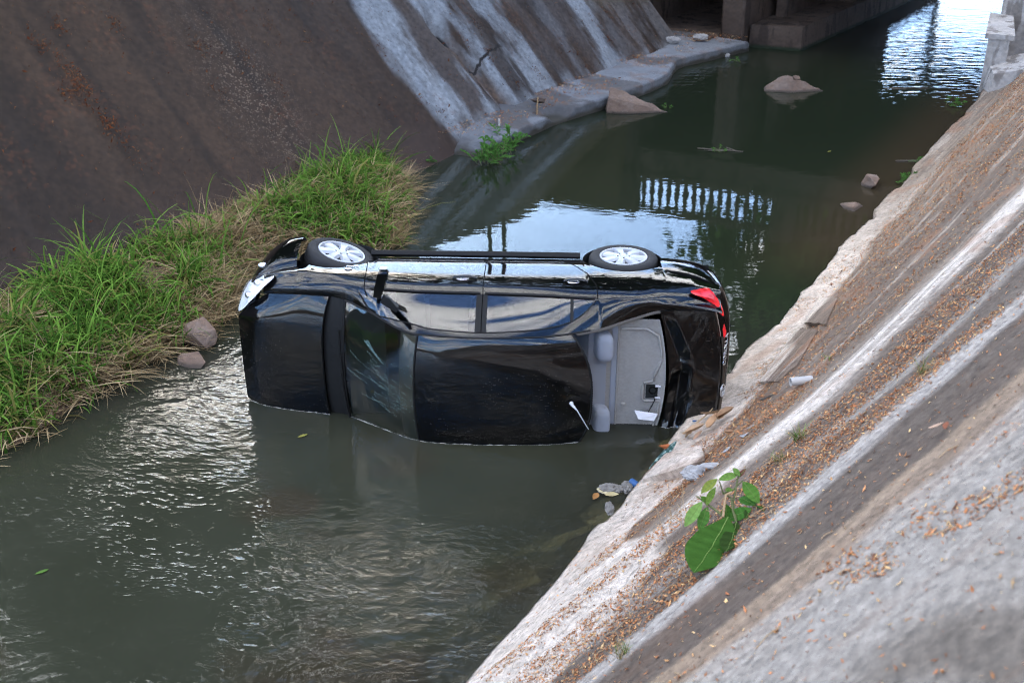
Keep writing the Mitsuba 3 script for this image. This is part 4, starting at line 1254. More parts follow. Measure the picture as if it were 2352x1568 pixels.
r_ = np.random.default_rng(3)
for _ in range(46):
    a_, b_ = r_.uniform(.35, .98), r_.uniform(-.42, .5)
    l_ = r_.uniform(.04, .16)
    cr.append([(a_, b_), (min(a_ + l_ * .5, .99), b_ - l_ * .35 * r_.uniform(.2, 1.2)), (min(a_ + l_, 1.0), b_ - l_ * .7 * r_.uniform(.3, 1.1))])
for line in cr:
    pts_ = np.array([on_ws(a, b) for a, b in line])
    t = np.linspace(0, 1, len(pts_))
    fine = np.stack([PchipInterpolator(t, pts_[:, k])(np.linspace(0, 1, 16)) for k in range(3)], -1) + r_.normal(0, .0025, (16, 3)) + CZ * .002
    put('crack', tube(fine, r_.uniform(.0005, .0012) * np.linspace(1, .4, 16), 4), 'glass_crack', ws_key)
sm = [[(.30, .60), (.36, .64), (.47, .50), (.60, .38), (.55, .40), (.42, .50)]]
put('smear', (np.array([on_ws(a, b) + CZ * .002 for a, b in sm[0]]), np.array([(0, 1, 2), (0, 2, 5), (2, 3, 5), (3, 4, 5)])), 'scuff', ws_key, label='pale scuffed patch of the windscreen')
#@@DEBRIS

# a thin line of scum where the bodywork meets the water
def water_cut(panel, lift=0.0):
    out = []
    for row in panel:
        h_ = row[:, 1]
        k = np.where((h_[:-1] + .45) * (h_[1:] + .45) <= 0)[0]
        if len(k):
            a, b = row[k[0]], row[k[0] + 1]
            t = (-.45 - a[1]) / (b[1] - a[1])
            out.append(cw(a + (b - a) * t) + CZ * .006)
    return np.array(out)


scum = []
for pn in (hood, ws, roof, bt):
    q = water_cut(pn)
    if len(q) > 3:
        r_ = np.random.default_rng(len(q))
        scum.append(tube(q + r_.normal(0, .002, q.shape) * [1, 1, 0], r_.uniform(-.003, .0065, len(q)).clip(.0004), 5))
put('scum_line', join(scum), 'scum', kind='stuff', label='thin pale line of scum where the car meets the water', cat='scum', smooth=60)
# ------------------------------------------------------------------ leaf litter
LEAF_COLS = np.array([(.44, .18, .075), (.50, .225, .095), (.35, .135, .058), (.52, .28, .125), (.24, .10, .045), (.56, .36, .17), (.17, .072, .036)])


def litter_density(s, w):
    q = w - 2.75 * (1 - np.exp(-s / 5))
    P3 = lambda a, b, c: np.stack([a, b, c + 0 * a], -1)
    g = lambda q0, wd: np.exp(-((q + .06 * (meshkit.fbm(P3(s * 2.2, q * 3, 1), 3, 71) - .5) * 2 - q0) / wd) ** 2)
    r = lambda a, b: np.clip((s - a) / .5, 0, 1) * np.clip((b - s) / .5, 0, 1)
    d = .02 + g(.36, .11) * r(-3, 1.3) + .9 * g(.80, .14) * r(-3, 4.5) + .75 * g(1.12, .17) * r(-3, 1.6) + 1.0 * g(1.43, .11) * r(-3, 2.4) + .8 * g(1.0, .10) * r(1, 6)
    d += .62 * g(-.15, .26) * r(1.8, 12) + .65 * g(-.75, .28) * r(2.5, 16) + .7 * g(-1.3, .28) * r(4, 20) + .7 * g(-1.9, .35) * r(6, 30) + .5 * g(.55, .16) * r(2.5, 16)
    d += .9 * np.exp(-((s - 2.6) / .9) ** 2 - ((w - .62) / .22) ** 2) + .9 * np.exp(-((s - 4.2) / .5) ** 2 - ((w - .6) / .2) ** 2) + .7 * np.exp(-((s - 1.2) / .35) ** 2 - ((w - .42) / .12) ** 2)
    d += .45 * g(2.72, .05) * np.clip((meshkit.fbm(P3(s * 2, w * 2, 3), 2, 79) - .45) * 8, 0, 1) + .6 * np.clip((meshkit.fbm(P3(s * 1.7, w * 1.7, 5), 3, 73) - .60) * 9, 0, 1) * (q > 2.4)
    n_ = .55 * meshkit.fbm(P3(q * 10, s * .9, 2), 3, 75) + .45 * meshkit.fbm(P3(s * 6, q * 9, 4), 2, 77)
    return (.045 + .955 * np.clip((1.55 * np.minimum(d, 1.1) + 1.9 * n_ - np.where(s > 3, 1.54, 1.40)) * 1.9, 0, 1)) * np.where(s > 3, .62, 1) * (1 - .85 * g(.26, .08) * r(1.2, 40))


def litter_mesh(pos, nrm, length, seed, cols=LEAF_COLS, curl=.35):
    """Small curled leaflets lying on a surface: four triangles each."""
    r = np.random.default_rng(seed)
    n = len(pos)
    t = r.normal(size=(n, 3))
    nr = nrm + r.normal(0, .28, (n, 3))
    nr /= np.linalg.norm(nr, axis=1, keepdims=True)
    t -= (t * nr).sum(1, keepdims=True) * nr
    t /= np.linalg.norm(t, axis=1, keepdims=True)
    b = np.cross(nr, t)
    L = (length * (.45 + .9 * r.uniform(0, 1, n) ** 1.5 + .8 * (r.uniform(0, 1, n) > .95)))[:, None]
    w = L * r.uniform(.22, .42, (n, 1))
    lift = nr * L * r.uniform(0, curl, (n, 1))
    c = pos + nrm * .004
    v = np.stack([c - t * L * .5 + lift, c + b * w * .5 + lift * .3, c + t * L * .5 + lift * r.uniform(0, 1.4, (n, 1)), c - b * w * .5 + lift * .3, c], 1).reshape(-1, 3)
    i = np.arange(n) * 5
    f = np.vstack([np.stack([i + a, i + b_, i + 4], 1) for a, b_ in ((0, 1), (1, 2), (2, 3), (3, 0))])
    col = cols[r.integers(0, len(cols), n)] * r.uniform(.6, 1.25, (n, 1))
    return v, f, np.repeat(np.clip(col, 0, 1), 5, axis=0)


def near_grid_normals(s, w):
    e = .05
    a = near_pt(s + e, w, near_z(s + e, w)) - near_pt(s - e, w, near_z(s - e, w))
    b = near_pt(s, w + e, near_z(s, w + e)) - near_pt(s, w - e, near_z(s, w - e))
    n = np.cross(b, a)
    n *= np.sign(n[:, 2:3])
    return n / np.linalg.norm(n, axis=1, keepdims=True)


N_L = 190000
s_ = np.r_[rng.uniform(-2.2, 5, N_L * 6 // 10), rng.uniform(5, 18, N_L * 4 // 10)]
w_ = rng.uniform(.02, 3.0, N_L)
k_ = litter_density(s_, w_) > rng.uniform(0, 1, N_L) * np.where(s_ < 5, 1.0, 1.0)
s_, w_ = s_[k_], w_[k_]
pos = near_pt(s_, w_, near_z(s_, w_))
v, f, c = litter_mesh(pos, near_grid_normals(s_, w_), .024 + .006 * (s_ > 5), 81)
put('leaf_litter', (v, f), 'litter', color=c, kind='stuff', label='rust coloured fallen leaflets lying in bands on the near bank', cat='leaves')

tw = []
for _ in range(260):
    a = rng.integers(0, len(s_))
    if s_[a] > 7:
        continue
    d_ = rng.normal(size=3)
    nr = near_grid_normals(s_[a:a + 1], w_[a:a + 1])[0]
    d_ -= (d_ @ nr) * nr
    d_ *= rng.uniform(.02, .07) / np.linalg.norm(d_)
    tw.append(tube([pos[a] + nr * .006 - d_, pos[a] + nr * .012, pos[a] + nr * .008 + d_ + rng.normal(0, .008, 3)], .0022, 4))
put('twigs', join(tw), 'dry_stalk', kind='stuff', label='thin dry twigs scattered through the fallen leaflets on the near bank', cat='twigs')

# scattered clumps on the far bank and the apron
CL = [(180, 200), (172, 178), (190, 212), (245, 283), (250, 290), (268, 322), (302, 362), (148, 152), (85, 103), (130, 60), (260, 58), (150, 215), (560, 130), (610, 60), (640, 200), (700, 90), (500, 215), (455, 110), (870, 120), (905, 160), (960, 230), (1010, 260), (1060, 95), (1090, 60), (1120, 130), (1180, 190), (1230, 170), (1290, 110), (1340, 150), (1370, 60), (1390, 30), (1395, 95), (1250, 205), (1040, 180)]
cs = []
for px, py in CL:
    r0 = ray(px, py)
    nn = np.array([nv[0] * 1.1, nv[1] * 1.1, 1.0])
    t = nn @ (L0 - np.array([0, 0, CAM_H])) / (nn @ r0)
    p = np.array([0, 0, CAM_H]) + r0 * t
    m = rng.integers(25, 80) if px < 500 else rng.integers(14, 50)
    down = np.array([nv[0], nv[1], -1.1]) / math.sqrt(2.21)
    cs.append(p + dv * rng.normal(0, .07, (m, 1)) + down * rng.normal(0, .11, (m, 1)))
nn /= np.linalg.norm(nn)
for _ in range(1500):
    s0, w0 = rng.uniform(-9, 9), rng.uniform(.1, 3.2)
    cs.append(far_pt(np.array([s0]), np.array([w0]), np.array([1.1 * w0])))
cs = np.vstack(cs) + nn * .035
v, f, c = litter_mesh(cs, np.repeat(nn[None], len(cs), 0), .036, 83, curl=.6)
put('fallen_leaves', (v, f), 'litter', color=c * np.array([.27, .20, .19]), kind='stuff', label='small rusty clumps of fallen leaves caught on the dark far bank', cat='leaves')
ap = []
for _ in range(5000):
    k = rng.integers(0, len(E_))
    off = -abs(rng.normal(.75, .45)) - .06
    ap.append([E_[k, 0] + off * DY, E_[k, 1] - off * DX, .325 - .02 * off])
ap = np.array(ap)
ap = ap[meshkit.fbm(ap * np.array([1.3, 1.3, 0]), 3, 85) > .47]
v, f, c = litter_mesh(ap, np.repeat([[0, 0, 1.]], len(ap), 0), .05, 86)
put('apron_leaves', (v, f), 'litter', color=c * .8, kind='stuff', label='rusty fallen leaves strewn along the pale apron of the far bank', cat='leaves')

# ------------------------------------------------------------------ the sapling on the near bank
c5 = lambda x, y: ((1650 + .38263 * x) * .784, (1150 + .38263 * y) * .784)
SB, s0, w0 = near_at(*c5(1335, 1020))
view = ray(*c5(1335, 1020))
view /= np.linalg.norm(view)
DIST = np.linalg.norm(SB - np.array([0, 0, CAM_H]))


def sp(x, y, depth=0.0):
    """A point of the sapling: on the sheet through its root square to the slope's outward lean, pushed back or forth by depth metres."""
    r = ray(*c5(x, y))
    return np.array([0, 0, CAM_H]) + r * ((SB - np.array([0, 0, CAM_H])) @ view) / (r @ view) + view * depth


def leaf_mesh(b, t, width, nrm, seed, fold=.25, sag=.12, n=12, shape=1.0):
    b, t = np.asarray(b), np.asarray(t)
    ax = t - b
    L = np.linalg.norm(ax)
    ax = ax / L
    sd = np.cross(ax, nrm)
    sd /= np.linalg.norm(sd)
    up = np.cross(sd, ax)
    u_ = np.linspace(0, 1, n)
    prof_ = np.sin(np.pi * u_ ** 1.08) ** .80 * (1.02 - .04 * u_) * shape
    r = np.random.default_rng(seed)
    rows_ = []
    for k, uu in enumerate(u_):
        cpt = b + ax * L * uu - up * sag * L * (uu - .5) ** 2 * 2
        ww = width * .5 * max(prof_[k], .02)
        rows_.append([cpt + sd * ww * q_ + up * (abs(q_) * fold * ww + .04 * ww * math.sin(uu * 22 + q_)) for q_ in (-1, -.66, -.33, -.06, .06, .33, .66, 1)])
    return grid(np.array(rows_))


sap = thing('sapling', 'broad-leaved green sapling growing from a crack in the near bank', 'plant')
scene['midrib'] = {'type': 'twosided', 'b': {'type': 'diffuse', 'reflectance': {'type': 'rgb', 'value': [.15, .22, .06]}}}
LV = [((1262, 975), (1000, 1402), 315, .0, (.050, .155, .022), 0), ((1330, 1005), (1250, 1240), 150, .10, (.030, .085, .016), 1), ((1245, 975), (1440, 885), 95, .05, (.05, .16, .025), 1), ((1375, 665), (1502, 842), 105, .12, (.075, .185, .03), 1),
      ((1345, 790), (1475, 855), 110, .16, (.055, .17, .03), 1), ((1342, 618), (1190, 662), 62, .06, (.13, .25, .05), 1), ((1300, 567), (1352, 632), 42, .08, (.10, .20, .04), 1), ((1182, 655), (1058, 768), 66, -.02, (.19, .24, .045), 1),
      ((1165, 715), (1095, 862), 56, .02, (.12, .21, .035), 1), ((1068, 828), (935, 1022), 88, -.05, (.16, .29, .07), 1), ((1108, 868), (1042, 1052), 84, .0, (.06, .17, .03), 1), ((1105, 842), (1055, 795), 46, .02, (.09, .22, .03), 1),
      ((1345, 640), (1398, 578), 34, .07, (.17, .08, .05), 1), ((1255, 990), (1245, 850), 90, .08, (.045, .14, .02), 1), ((1300, 735), (1240, 745), 40, .06, (.10, .2, .04), 1), ((1475, 850), (1540, 885), 55, .15, (.03, .09, .015), 1), ((1440, 880), (1400, 960), 70, .14, (.035, .1, .02), 1)]
CAM0 = np.array([0, 0, CAM_H])


def clear(x, y, dep, gap_=.05):
    p = sp(x, y, dep)
    g_, _, _ = near_at(*c5(x, y))
    far_, lim = np.linalg.norm(p - CAM0), np.linalg.norm(g_ - CAM0) - gap_
    return CAM0 + (p - CAM0) * min(1, lim / far_)


for i, (b, t, wpx, dep, colr, side) in enumerate(LV):
    B_, T_ = clear(*b, dep, .09 if i == 0 else .04), clear(*t, dep - (.02 if i == 0 else .04), .17 if i == 0 else .06)
    wid = wpx * .38263 * .784 / FPX * DIST
    tilt = -view + np.array([.25 * math.sin(i * 2.1), .1, .45 + .3 * math.cos(i * 1.7)])
    if i < 2:
        tilt = -view + .35 * near_normal(s0, w0)
    tilt /= np.linalg.norm(tilt)
    v, f = leaf_mesh(B_, T_, wid * (1.08 if i < 2 else 1), tilt, i, n=18 if i == 0 else 12, fold=.12 if i < 2 else .25, sag=-.08 if i < 2 else .12)
    g = 1 + .35 * (meshkit.fbm(v * 26, 3, i)[:, None] - .5)
    ribs = np.tile(np.array([1, 1, 1, 1.0, 1.0, 1, 1, 1]), len(v) // 8)[:, None]
    vein = 1 + .13 * np.sin(np.repeat(np.arange(len(v) // 8), 8) * 2.9)[:, None]
    lk = put('leaf', (v, f), 'leaf', sap, smooth=True, color=np.clip((np.array(colr) * (.72 if i in (0, 1, 15, 16) else 1.0) + np.array([.012, .0, .004])) * g * ribs * vein, 0, 1))
    mid = np.array([(v[k * 8 + 3] + v[k * 8 + 4]) / 2 for k in range(len(v) // 8)]) - view * .0015
    put('midrib', tube(mid, np.linspace(.0022, .0008, len(mid)) * (1.4 if i == 0 else .9), 5), 'midrib', lk, smooth=60)
for pts_ in ([(1335, 1020, 0), (1298, 900, .03), (1285, 800, .05), (1225, 770, .05), (1195, 675, .02)], [(1225, 945, .0), (1150, 885, .0), (1085, 838, .0), (1020, 790, .0)], [(1330, 1010, .02), (1300, 840, .06), (1335, 660, .07), (1345, 620, .07)], [(1335, 1020, .05), (1400, 900, .12), (1490, 855, .14)], [(1335, 1020, .0), (1290, 1000, .0), (1262, 975, 0)], [(1225, 770, .05), (1300, 740, .07), (1375, 665, .1)]):
    put('stem', tube([sp(*q) for q in pts_], np.linspace(.0075, .0035, len(pts_)), 6), 'stalk', sap, smooth=60)
put('dry_stem', tube([sp(*q) for q in [(1225, 950, -.02), (1235, 850, 0), (1245, 780, .02), (1290, 760, .03)]], .007, 6), 'dry_stalk', sap, smooth=60)
v, f = leaf_mesh(sp(1482, 902, .05), sp(1358, 1025, .02), .055, -view + np.array([.5, 0, .3]), 44, fold=1.3, sag=.3)
put('dry_leaf', (v, f), 'litter', color=np.tile([.34, .25, .16], (len(v), 1)), smooth=True, label='curled pale dry leaf resting against the sapling stem', cat='leaf')
tw = []
for k in range(16):
    a = sp(*(np.array([880, 930]) + rng.normal(0, 55, 2)), .05)
    tw.append(tube([a, a + rng.normal(0, .03, 3) + [0, 0, .02], a + rng.normal(0, .06, 3) + [0, 0, .03]], .0016, 4))
put('dead_stalks', join(tw), 'dry_stalk', label='thin reddish dead stalks left of the sapling', cat='twigs')

# ------------------------------------------------------------------ tufts, weeds


def tuft(name, base, n, length, width, lean, droop, col, label, cat='weed', spread=.08, group=None):
    b = np.asarray(base) + np.c_[rng.normal(0, spread, (n, 2)), np.zeros(n)]
    v, f, c = blades(b, length, width, lean, droop, col, int(abs(base[0] * 1000)) + n)
    return put(name, (v, f), 'leaf', color=c, label=label, cat=cat, group=group)


mixc = lambda r, n: np.where(r.uniform(0, 1, (n, 1)) < .45, green_col(r, n), dry_col(r, n))
for (px, py, n, L, lab) in [(1835, 1010, 90, .10, 'half dry grass tuft beside the reddish leaf clump on the near bank'), (1790, 1060, 60, .08, 'sparse grass tuft above the sapling on the near bank'), (1430, 1505, 80, .07, 'grass tuft among fallen leaves at the bottom edge of the photo'),
                            (2120, 860, 60, .12, 'thin dry grass tuft high on the near bank'), (1905, 828, 14, .06, 'tiny green seedling above the white pipe')]:
    p, _, _ = near_at(px, py)
    tuft('grass_tuft', p, n, L, .004, .5, .9, green_col if 'seedling' in lab else mixc, lab, 'grass', .025)


def fern(center, n, size, seed, label, name='weed', tone=1.0, height=.3):
    r = np.random.default_rng(seed)
    M = []
    cols = []
    t = thing(name, label, 'plant')
    stems = []
    for k in range(n):
        a, el = r.uniform(0, 2 * np.pi), r.uniform(.2, 1.3)
        L = size * r.uniform(.5, 1.1)
        d_ = np.array([math.cos(a) * math.cos(el), math.sin(a) * math.cos(el), math.sin(el) * height / .3])
        o = np.asarray(center) + np.r_[r.normal(0, size * .28, 2), 0]
        tip = o + d_ * L
        stems.append(tube([o, (o + tip) / 2 + [0, 0, .03], tip], .004, 4))
        for m in range(7):
            q = o + (tip - o) * (.3 + .7 * m / 6) + np.array([0, 0, .03 * math.sin(m / 6 * 3.1)])
            for s_2 in (-1, 1):
                out = np.cross(d_, [0, 0, 1]) * s_2 + d_ * .5 + r.normal(0, .2, 3)
                out /= np.linalg.norm(out)
                v, f = leaf_mesh(q, q + out * .07 * size / .35 * r.uniform(.7, 1.3), .026 * size / .35, np.array([0, -.3, 1.0]) + r.normal(0, .2, 3), 1, n=4)
                M.append((v, f))
                cols.append(np.tile(np.array([.07, .17, .035]) * tone * r.uniform(.6, 1.3), (len(v), 1)))
    v, f = join(M)
    put('foliage', (v, f), 'leaf', t, color=np.vstack(cols))
    put('stems', join(stems), 'stalk', t)
    return t


fern(at(1122, 376) + [0, .0, .02], 26, .38, 5, 'feathery green weed growing from the water at the near end of the apron')
fern(at(1162, 350, .02), 10, .48, 6, 'taller sprig of weed right of the feathery clump by the apron')
fern(at(1475, 80, .30), 22, .5, 7, 'dark weeds in the culvert mouth beside the bridge pier', tone=.5)
for (px, py, n, sz, lab) in [(1660, 348, 6, .16, 'small sprouting waterweed on a floating drift in midstream'), (2080, 420, 9, .26, 'green waterweed beside the small brown rock near the right bank'), (2195, 243, 8, .28, 'waterweed near the wing wall at the right edge of the channel'),
                             (2120, 375, 7, .18, 'low waterweed against the near bank above the small brown rock'), (1530, 248, 6, .14, 'little green weed trailing from the long sloping boulder'), (1690, 142, 5, .2, 'small weed in the water below the apron end'), (985, 378, 9, .22, 'low weeds at the far bank foot behind the grass')]:
    fern(at(px, py), n, sz, px, lab, tone=.9, height=.15)
for (px, py, a, b, lab) in [(1655, 346, .42, .05, 'dark drift of twigs floating in midstream under a weed'), (2105, 372, .40, .04, 'dark drift of twigs against the near bank'), (2080, 205, .5, .05, 'dark drift of twigs in front of the wing wall')]:
    c = at(px, py)
    m = [tube([c + np.r_[rng.uniform(-a, a), rng.normal(0, b), .005], c + np.r_[rng.uniform(-a, a), rng.normal(0, b), .02]], .008, 5) for _ in range(9)]
    put('drift', join(m), 'bark', label=lab, cat='twigs')

# ------------------------------------------------------------------ litter and debris


def crumple(center, r, seed, sx=1.0, sy=1.0, sz=.5):
    m = trimesh.creation.icosphere(subdivisions=3, radius=1)
    v = np.array(m.vertices)
    n1 = meshkit.fbm(v * 2.2 + seed, 3, seed)[:, None]
    rid = np.abs(meshkit.fbm(v * 4.5 + seed, 2, seed + 3)[:, None] - .5)
    v = v * (.55 + .7 * n1 - .9 * rid + .2) * np.array([sx, sy, sz]) * r
    return v + np.asarray(center), np.array(m.faces)


for (px, py, z, r, lab) in [(1478, 86, .34, .11, 'crumpled white rubbish on the apron, left of three by the culvert'), (1545, 92, .36, .13, 'flattened white rubbish on the apron, middle of three by the culvert'), (1610, 86, .36, .13, 'crumpled white bag on the apron, right of three by the culvert'), (1663, 128, .02, .10, 'white scrap floating below the apron end')]:
    put('rubbish', crumple(at(px, py, z), r, px, 1.3, .9, .6), 'paper', label=lab, cat='rubbish', smooth=30)
p, s1, w1 = near_at(1605, 1090)
put('cloth', crumple(p + [0, 0, .015], .085, 9, 1.3, 1.0, .45), 'paper', label='crumpled white cloth on the toe of the near bank', cat='cloth', smooth=30)
p, _, _ = near_at(1640, 1072)
put('cloth', crumple(p + [0, 0, .01], .05, 12, 2.0, .7, .3), 'paper', label='thin white cloth end right of the crumpled cloth', cat='cloth', smooth=30)


def scrap(px, py, r, seed, bsdf, label, name='paper_scrap', cat='paper', n=5, lift=.012, thick=.002, stretch=1.0):
    p, s, w = near_at(px, py)
    nr = near_normal(s, w)
    q_ = np.random.default_rng(seed)
    a = np.sort(q_.uniform(0, 2 * np.pi, n))
    x = np.cross(nr, [0, 1, 0])
    x /= np.linalg.norm(x)
    y = np.cross(nr, x)
    pl = Polygon([(r * stretch * math.cos(t) * q_.uniform(.7, 1.1), r * math.sin(t) * q_.uniform(.7, 1.1)) for t in a])
    m = trimesh.creation.extrude_polygon(pl.convex_hull, thick, engine='earcut')
    g_ = q_.uniform(0, 6)
    x2, y2 = x * math.cos(g_) + y * math.sin(g_), y * math.cos(g_) - x * math.sin(g_)
    n2 = nr + q_.normal(0, .15, 3)
    n2 /= np.linalg.norm(n2)
    return put(name, xf(m, frame(p + nr * lift, x2, np.cross(n2, x2), n2)), bsdf, label=label, cat=cat)


diffuse('slab', mikit.proc(lambda p, n, uv: mix((.36, .34, .32), (.46, .45, .43), fbm(p.x * 20, p.y * 20, p.z * 20, 3))), .9)
diffuse('green_film', (.33, .42, .31), .6)
diffuse('blue_plastic', (.03, .08, .19), .4)
diffuse('teal_glass', mikit.proc(lambda p, n, uv: mix((.04, .12, .12), (.45, .62, .6), smoothstep(.45, .65, fbm(p.x * 40, p.y * 40, p.z * 40, 3)))), .25, .6)
scrap(1708, 1004, .065, 1, 'paper', 'torn white paper scrap on leaf litter uphill of the crumpled cloth', n=4)
scrap(1660, 1012, .035, 2, 'paper', 'narrow white paper sliver among leaves behind the car tail', n=4, stretch=1.8)
scrap(1672, 1035, .035, 3, 'paper', 'small white paper sliver between the crumpled cloth and the torn scrap', n=4, stretch=1.6)
scrap(1722, 985, .03, 4, 'paper', 'little white paper strip just above the torn scrap', n=4, stretch=2)
scrap(1722, 938, .03, 5, 'paper', 'pale paper flake by the toe of the bank behind the car', n=5)
scrap(1560, 1078, .17, 6, 'slab', 'thin broken concrete flake lying on the toe of the bank', 'concrete_flake', 'concrete', 6, .02, .015, 1.6)
scrap(1502, 1092, .05, 7, 'green_film', 'scrap of pale green film at the water edge', 'plastic_film', 'plastic', 5, .01, .002, 1.7)
scrap(1597, 974, .022, 8, 'blue_plastic', 'tiny blue plastic scrap under the car tail', 'plastic_scrap', 'plastic', 4, .03, .01)
def slab(poly, thick, lab):
    q_ = [near_at(*a) for a in poly]
    nr = near_normal(q_[0][1], q_[0][2])
    m = trimesh.convex.convex_hull(np.array([a[0] + nr * (thick * .7 if k else -.06) for a in q_ for k in (0, 1)]))
    for _ in range(3):
        m = m.subdivide()
    v = np.array(m.vertices)
    v = v + .02 * (meshkit.fbm(v * 9, 3, 7)[:, None] - .5) + .03 * (meshkit.fbm(v * 3, 2, 9)[:, None] - .5)
    put('concrete_slab', (v, m.faces), 'near_concrete', label=lab, cat='concrete', smooth=30)


slab([(1852, 742), (1885, 684), (1925, 690), (1898, 750)], .035, 'broken pale concrete slab on the toe, the further of two beyond the car tail')
slab([(1748, 880), (1835, 756), (1880, 762), (1835, 840), (1790, 880)], .03, 'long pale concrete slab on the toe, the nearer of two beyond the car tail')
slab([(1478, 1105), (1530, 1045), (1610, 1028), (1622, 1060), (1560, 1092)], .03, 'pale broken concrete slab on the toe below the pale stick')
p, s1, w1 = near_at(1845, 882)
ax_ = np.array([1.0, .12, .05])
ax_ /= np.linalg.norm(ax_)
pp = trimesh.creation.annulus(.026, .034, .17, sections=28)
zx = np.cross(ax_, [0, 0, 1])
zx /= np.linalg.norm(zx)
put('pipe', xf(pp, frame(p + near_normal(s1, w1) * .03, zx, np.cross(ax_, zx), ax_)), 'pvc', label='short white plastic pipe sticking out of the near bank', cat='pipe', smooth=40)
# the strip of broken glass edging leaning from the water onto the toe
a, b = at(1488, 1078, .05), at(1550, 1013, .26)
q_ = []
for k in np.linspace(0, 1, 14):
    c = a + (b - a) * k + np.array([0, 0, .03 * math.sin(k * 3.1)])
    q_.append([c, c + np.array([.055, .03, -.02]) * math.sin(.35 + 2.5 * k), c + np.array([.06, .03, -.05]) * math.sin(.35 + 2.5 * k)])
put('glass_strip', grid(np.array(q_)), 'teal_glass', label='strip of broken greenish glass leaning on the toe beside the car tail', cat='glass', smooth=40)
p0, _, _ = near_at(1574, 1007)
p1, s1, w1 = near_at(1628, 960)
put('stick', tube([p0 + [0, 0, .02], (p0 + p1) / 2 + [0, 0, .06], p1 + [0, 0, .06], p1 + [.03, .02, .09]], [.008, .007, .006, .003], 7), 'dry_stalk', label='pale thin stick leaning on the toe of the bank below the car tail', cat='stick', smooth=60)
p0, _, _ = near_at(1738, 926)
p1, _, _ = near_at(1775, 914)
put('stick', tube([p0 + [0, 0, .02], p1 + [0, 0, .03]], .006, 6), 'bark', label='short dark twig on leaves right of the car tail', cat='stick')
DL = [(1583, 1012, .10, (.34, .21, .12), 'pale brown dry leaf standing upright by the lower end of the pale stick'), (1602, 1005, .12, (.36, .24, .15), 'broad tan dry leaf right of the pale stick'), (1640, 965, .15, (.30, .19, .11), 'large dry leaf under the car tail, topmost of the pile'), (1655, 975, .14, (.34, .21, .12), 'flat dry leaf in the pile right of the upper stick end'),
      (1672, 962, .13, (.28, .17, .10), 'dry leaf at the right of the pile below the car tail'), (1645, 985, .16, (.38, .23, .13), 'long orange brown dry leaf across the front of the pile'), (1612, 1018, .07, (.33, .20, .13), 'small curled dry leaf below the broad tan one'), (1533, 1049, .13, (.36, .12, .05), 'rust red dry leaf lying by the greenish glass strip'),
      (1690, 1010, .05, (.30, .18, .11), 'little dry leaf left of the torn white scrap'), (2165, 997, .10, (.40, .27, .19), 'pinkish curled dead leaf high on the near bank'), (2190, 1000, .09, (.24, .10, .06), 'dark rusty dead leaf beside the pinkish curled one')]
for i, (px, py, L, colr, lab) in enumerate(DL):
    p, s, w = near_at(px, py)
    nr = near_normal(s, w)
    q_ = np.random.default_rng(200 + i)
    d_ = q_.normal(size=3)
    d_ -= (d_ @ nr) * nr
    d_ /= np.linalg.norm(d_)
    L *= 1.55 if px < 1700 else .75
    v, f = leaf_mesh(p + nr * (.035 + .03 * q_.uniform()) - d_ * L * .5, p + nr * (.045 + .06 * q_.uniform()) + d_ * L * .5, L * .42, nr + q_.normal(0, .35, 3), i, fold=q_.uniform(.4, 1.1), sag=-.25)
    put('dry_leaf', (v, f), 'litter', smooth=True, color=np.clip(np.array(colr) * (1 + .4 * (meshkit.fbm(v * 40, 2, i)[:, None] - .5)), 0, 1), label=lab, cat='leaf')
WL = [(1518, 1082, .16, (.36, .19, .05), 'orange dry leaf jutting over the water at the toe'), (1368, 1140, .13, (.26, .13, .05), 'brown leaf half in the water at the tip of the floating litter'), (1385, 1130, .15, (.42, .36, .22), 'pale leaf floating in the litter at the water edge'), (1405, 1136, .12, (.36, .30, .16), 'yellowish leaf floating nearest the bank')]
for i, (px, py, L, colr, lab) in enumerate(WL):
    p = at(px, py, .02)
    q_ = np.random.default_rng(300 + i)
    d_ = np.array([math.cos(i * 1.1 + .1), math.sin(i * 1.1 + .1) * .7, .05])
    v, f = leaf_mesh(p - d_ * L * .5, p + d_ * L * .5, L * .4, np.array([.1, -.2, 1.0]), i, fold=.5, sag=-.1)
    put('floating_leaf', (v, f), 'litter', smooth=True, color=np.clip(np.array(colr) * (1 + .4 * (meshkit.fbm(v * 40, 2, i)[:, None] - .5)), 0, 1), label=lab, cat='leaf')
put('rubbish', crumple(at(1402, 1122, .02), .07, 31, 1.5, .8, .5), 'grime', label='crumpled grey wrapper floating at the bank edge', cat='rubbish', smooth=30)
put('rubbish', crumple(at(1440, 1118, .02), .06, 33, .7, 1.3, .6), 'grime', label='grey scrap standing between the wrapper and the bank', cat='rubbish', smooth=30)
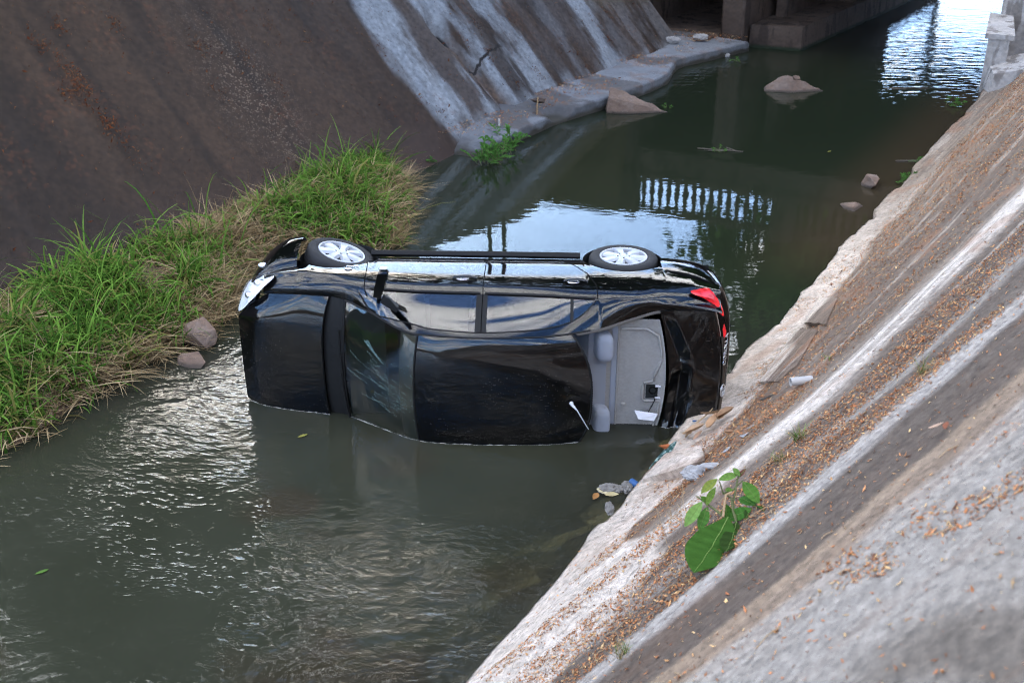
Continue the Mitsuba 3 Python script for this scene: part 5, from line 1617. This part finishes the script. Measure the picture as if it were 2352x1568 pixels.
put('can', xf(trimesh.creation.cylinder(.032, .10, sections=20), frame(at(1459, 1112, .03), [.8, .6, 0], [0, 0, 1], [.6, -.8, 0])), 'blue_plastic', label='small crushed blue can at the toe near the floating litter', cat='can', smooth=40)
p, s1, w1 = near_at(1400, 1172)
put('rubbish', crumple(p + [0, 0, .02], .05, 35, .7, 1.6, .5), 'grime', label='white scrap caught on the toe edge below the floating litter', cat='rubbish', smooth=30)
for (px, py, lab) in [(1905, 348, 'single yellow leaf floating in dark water right of midstream'), (695, 1000, 'yellow green leaf floating in front of the car bonnet'), (96, 1312, 'bright green leaf floating at the lower left')]:
    p = at(px, py, .008)
    v, f = leaf_mesh(p + [-.04, -.03, 0], p + [.04, .03, 0], .035, np.array([0, 0, 1.0]), 3, fold=.1, sag=0)
    put('floating_leaf', (v, f), 'litter', smooth=True, color=np.tile([.20, .19, .05] if px != 96 else [.07, .13, .03], (len(v), 1)), label=lab, cat='leaf')
# the outlet through the apron
p = at(1147, 318)
put('stake', tube([p + [0, 0, -.1], p + [0, 0, .34]], .018, 8), 'slab', label='short grey stake standing at the outlet by the feathery weed', cat='stake')
p = at(1231, 282)
put('stake', tube([p + [0, 0, -.1], p + [.03, 0, .46]], .013, 8), 'dry_stalk', label='thin brown stick standing against the apron kerb', cat='stake')
scene['falling_water'] = {'type': 'twosided', 'b': {'type': 'plastic', 'diffuse_reflectance': {'type': 'rgb', 'value': [.36, .38, .40]}, 'int_ior': 1.33}}
p = at(1212, 300)
put('water_trickle', join([tube([p + [-.05, .16, .20], p + [-.02, .10, .19], p + [0, .05, .10], p + [.01, .04, 0]], [.015, .02, .016, .025], 7), crumple(p + [.05, .02, .0], .07, 3, 1.8, 1.0, .25)]), 'falling_water', label='small white trickle pouring from the apron outlet', cat='water', smooth=40)
# dirt and stones heaped against the foot of the far bank
for i, (px, py, z, r, lab) in enumerate([(1235, 232, .36, .12, 'dark flat stone lying on the apron below the broken toe'), (1190, 222, .36, .10, 'dark broken chunk at the bank foot left of the flat stone')]):
    put('stone', rock(at(px, py, z), (r * 1.5, r, r * .45), 60 + i), 'bridge_concrete', label=lab, cat='stone', smooth=22)
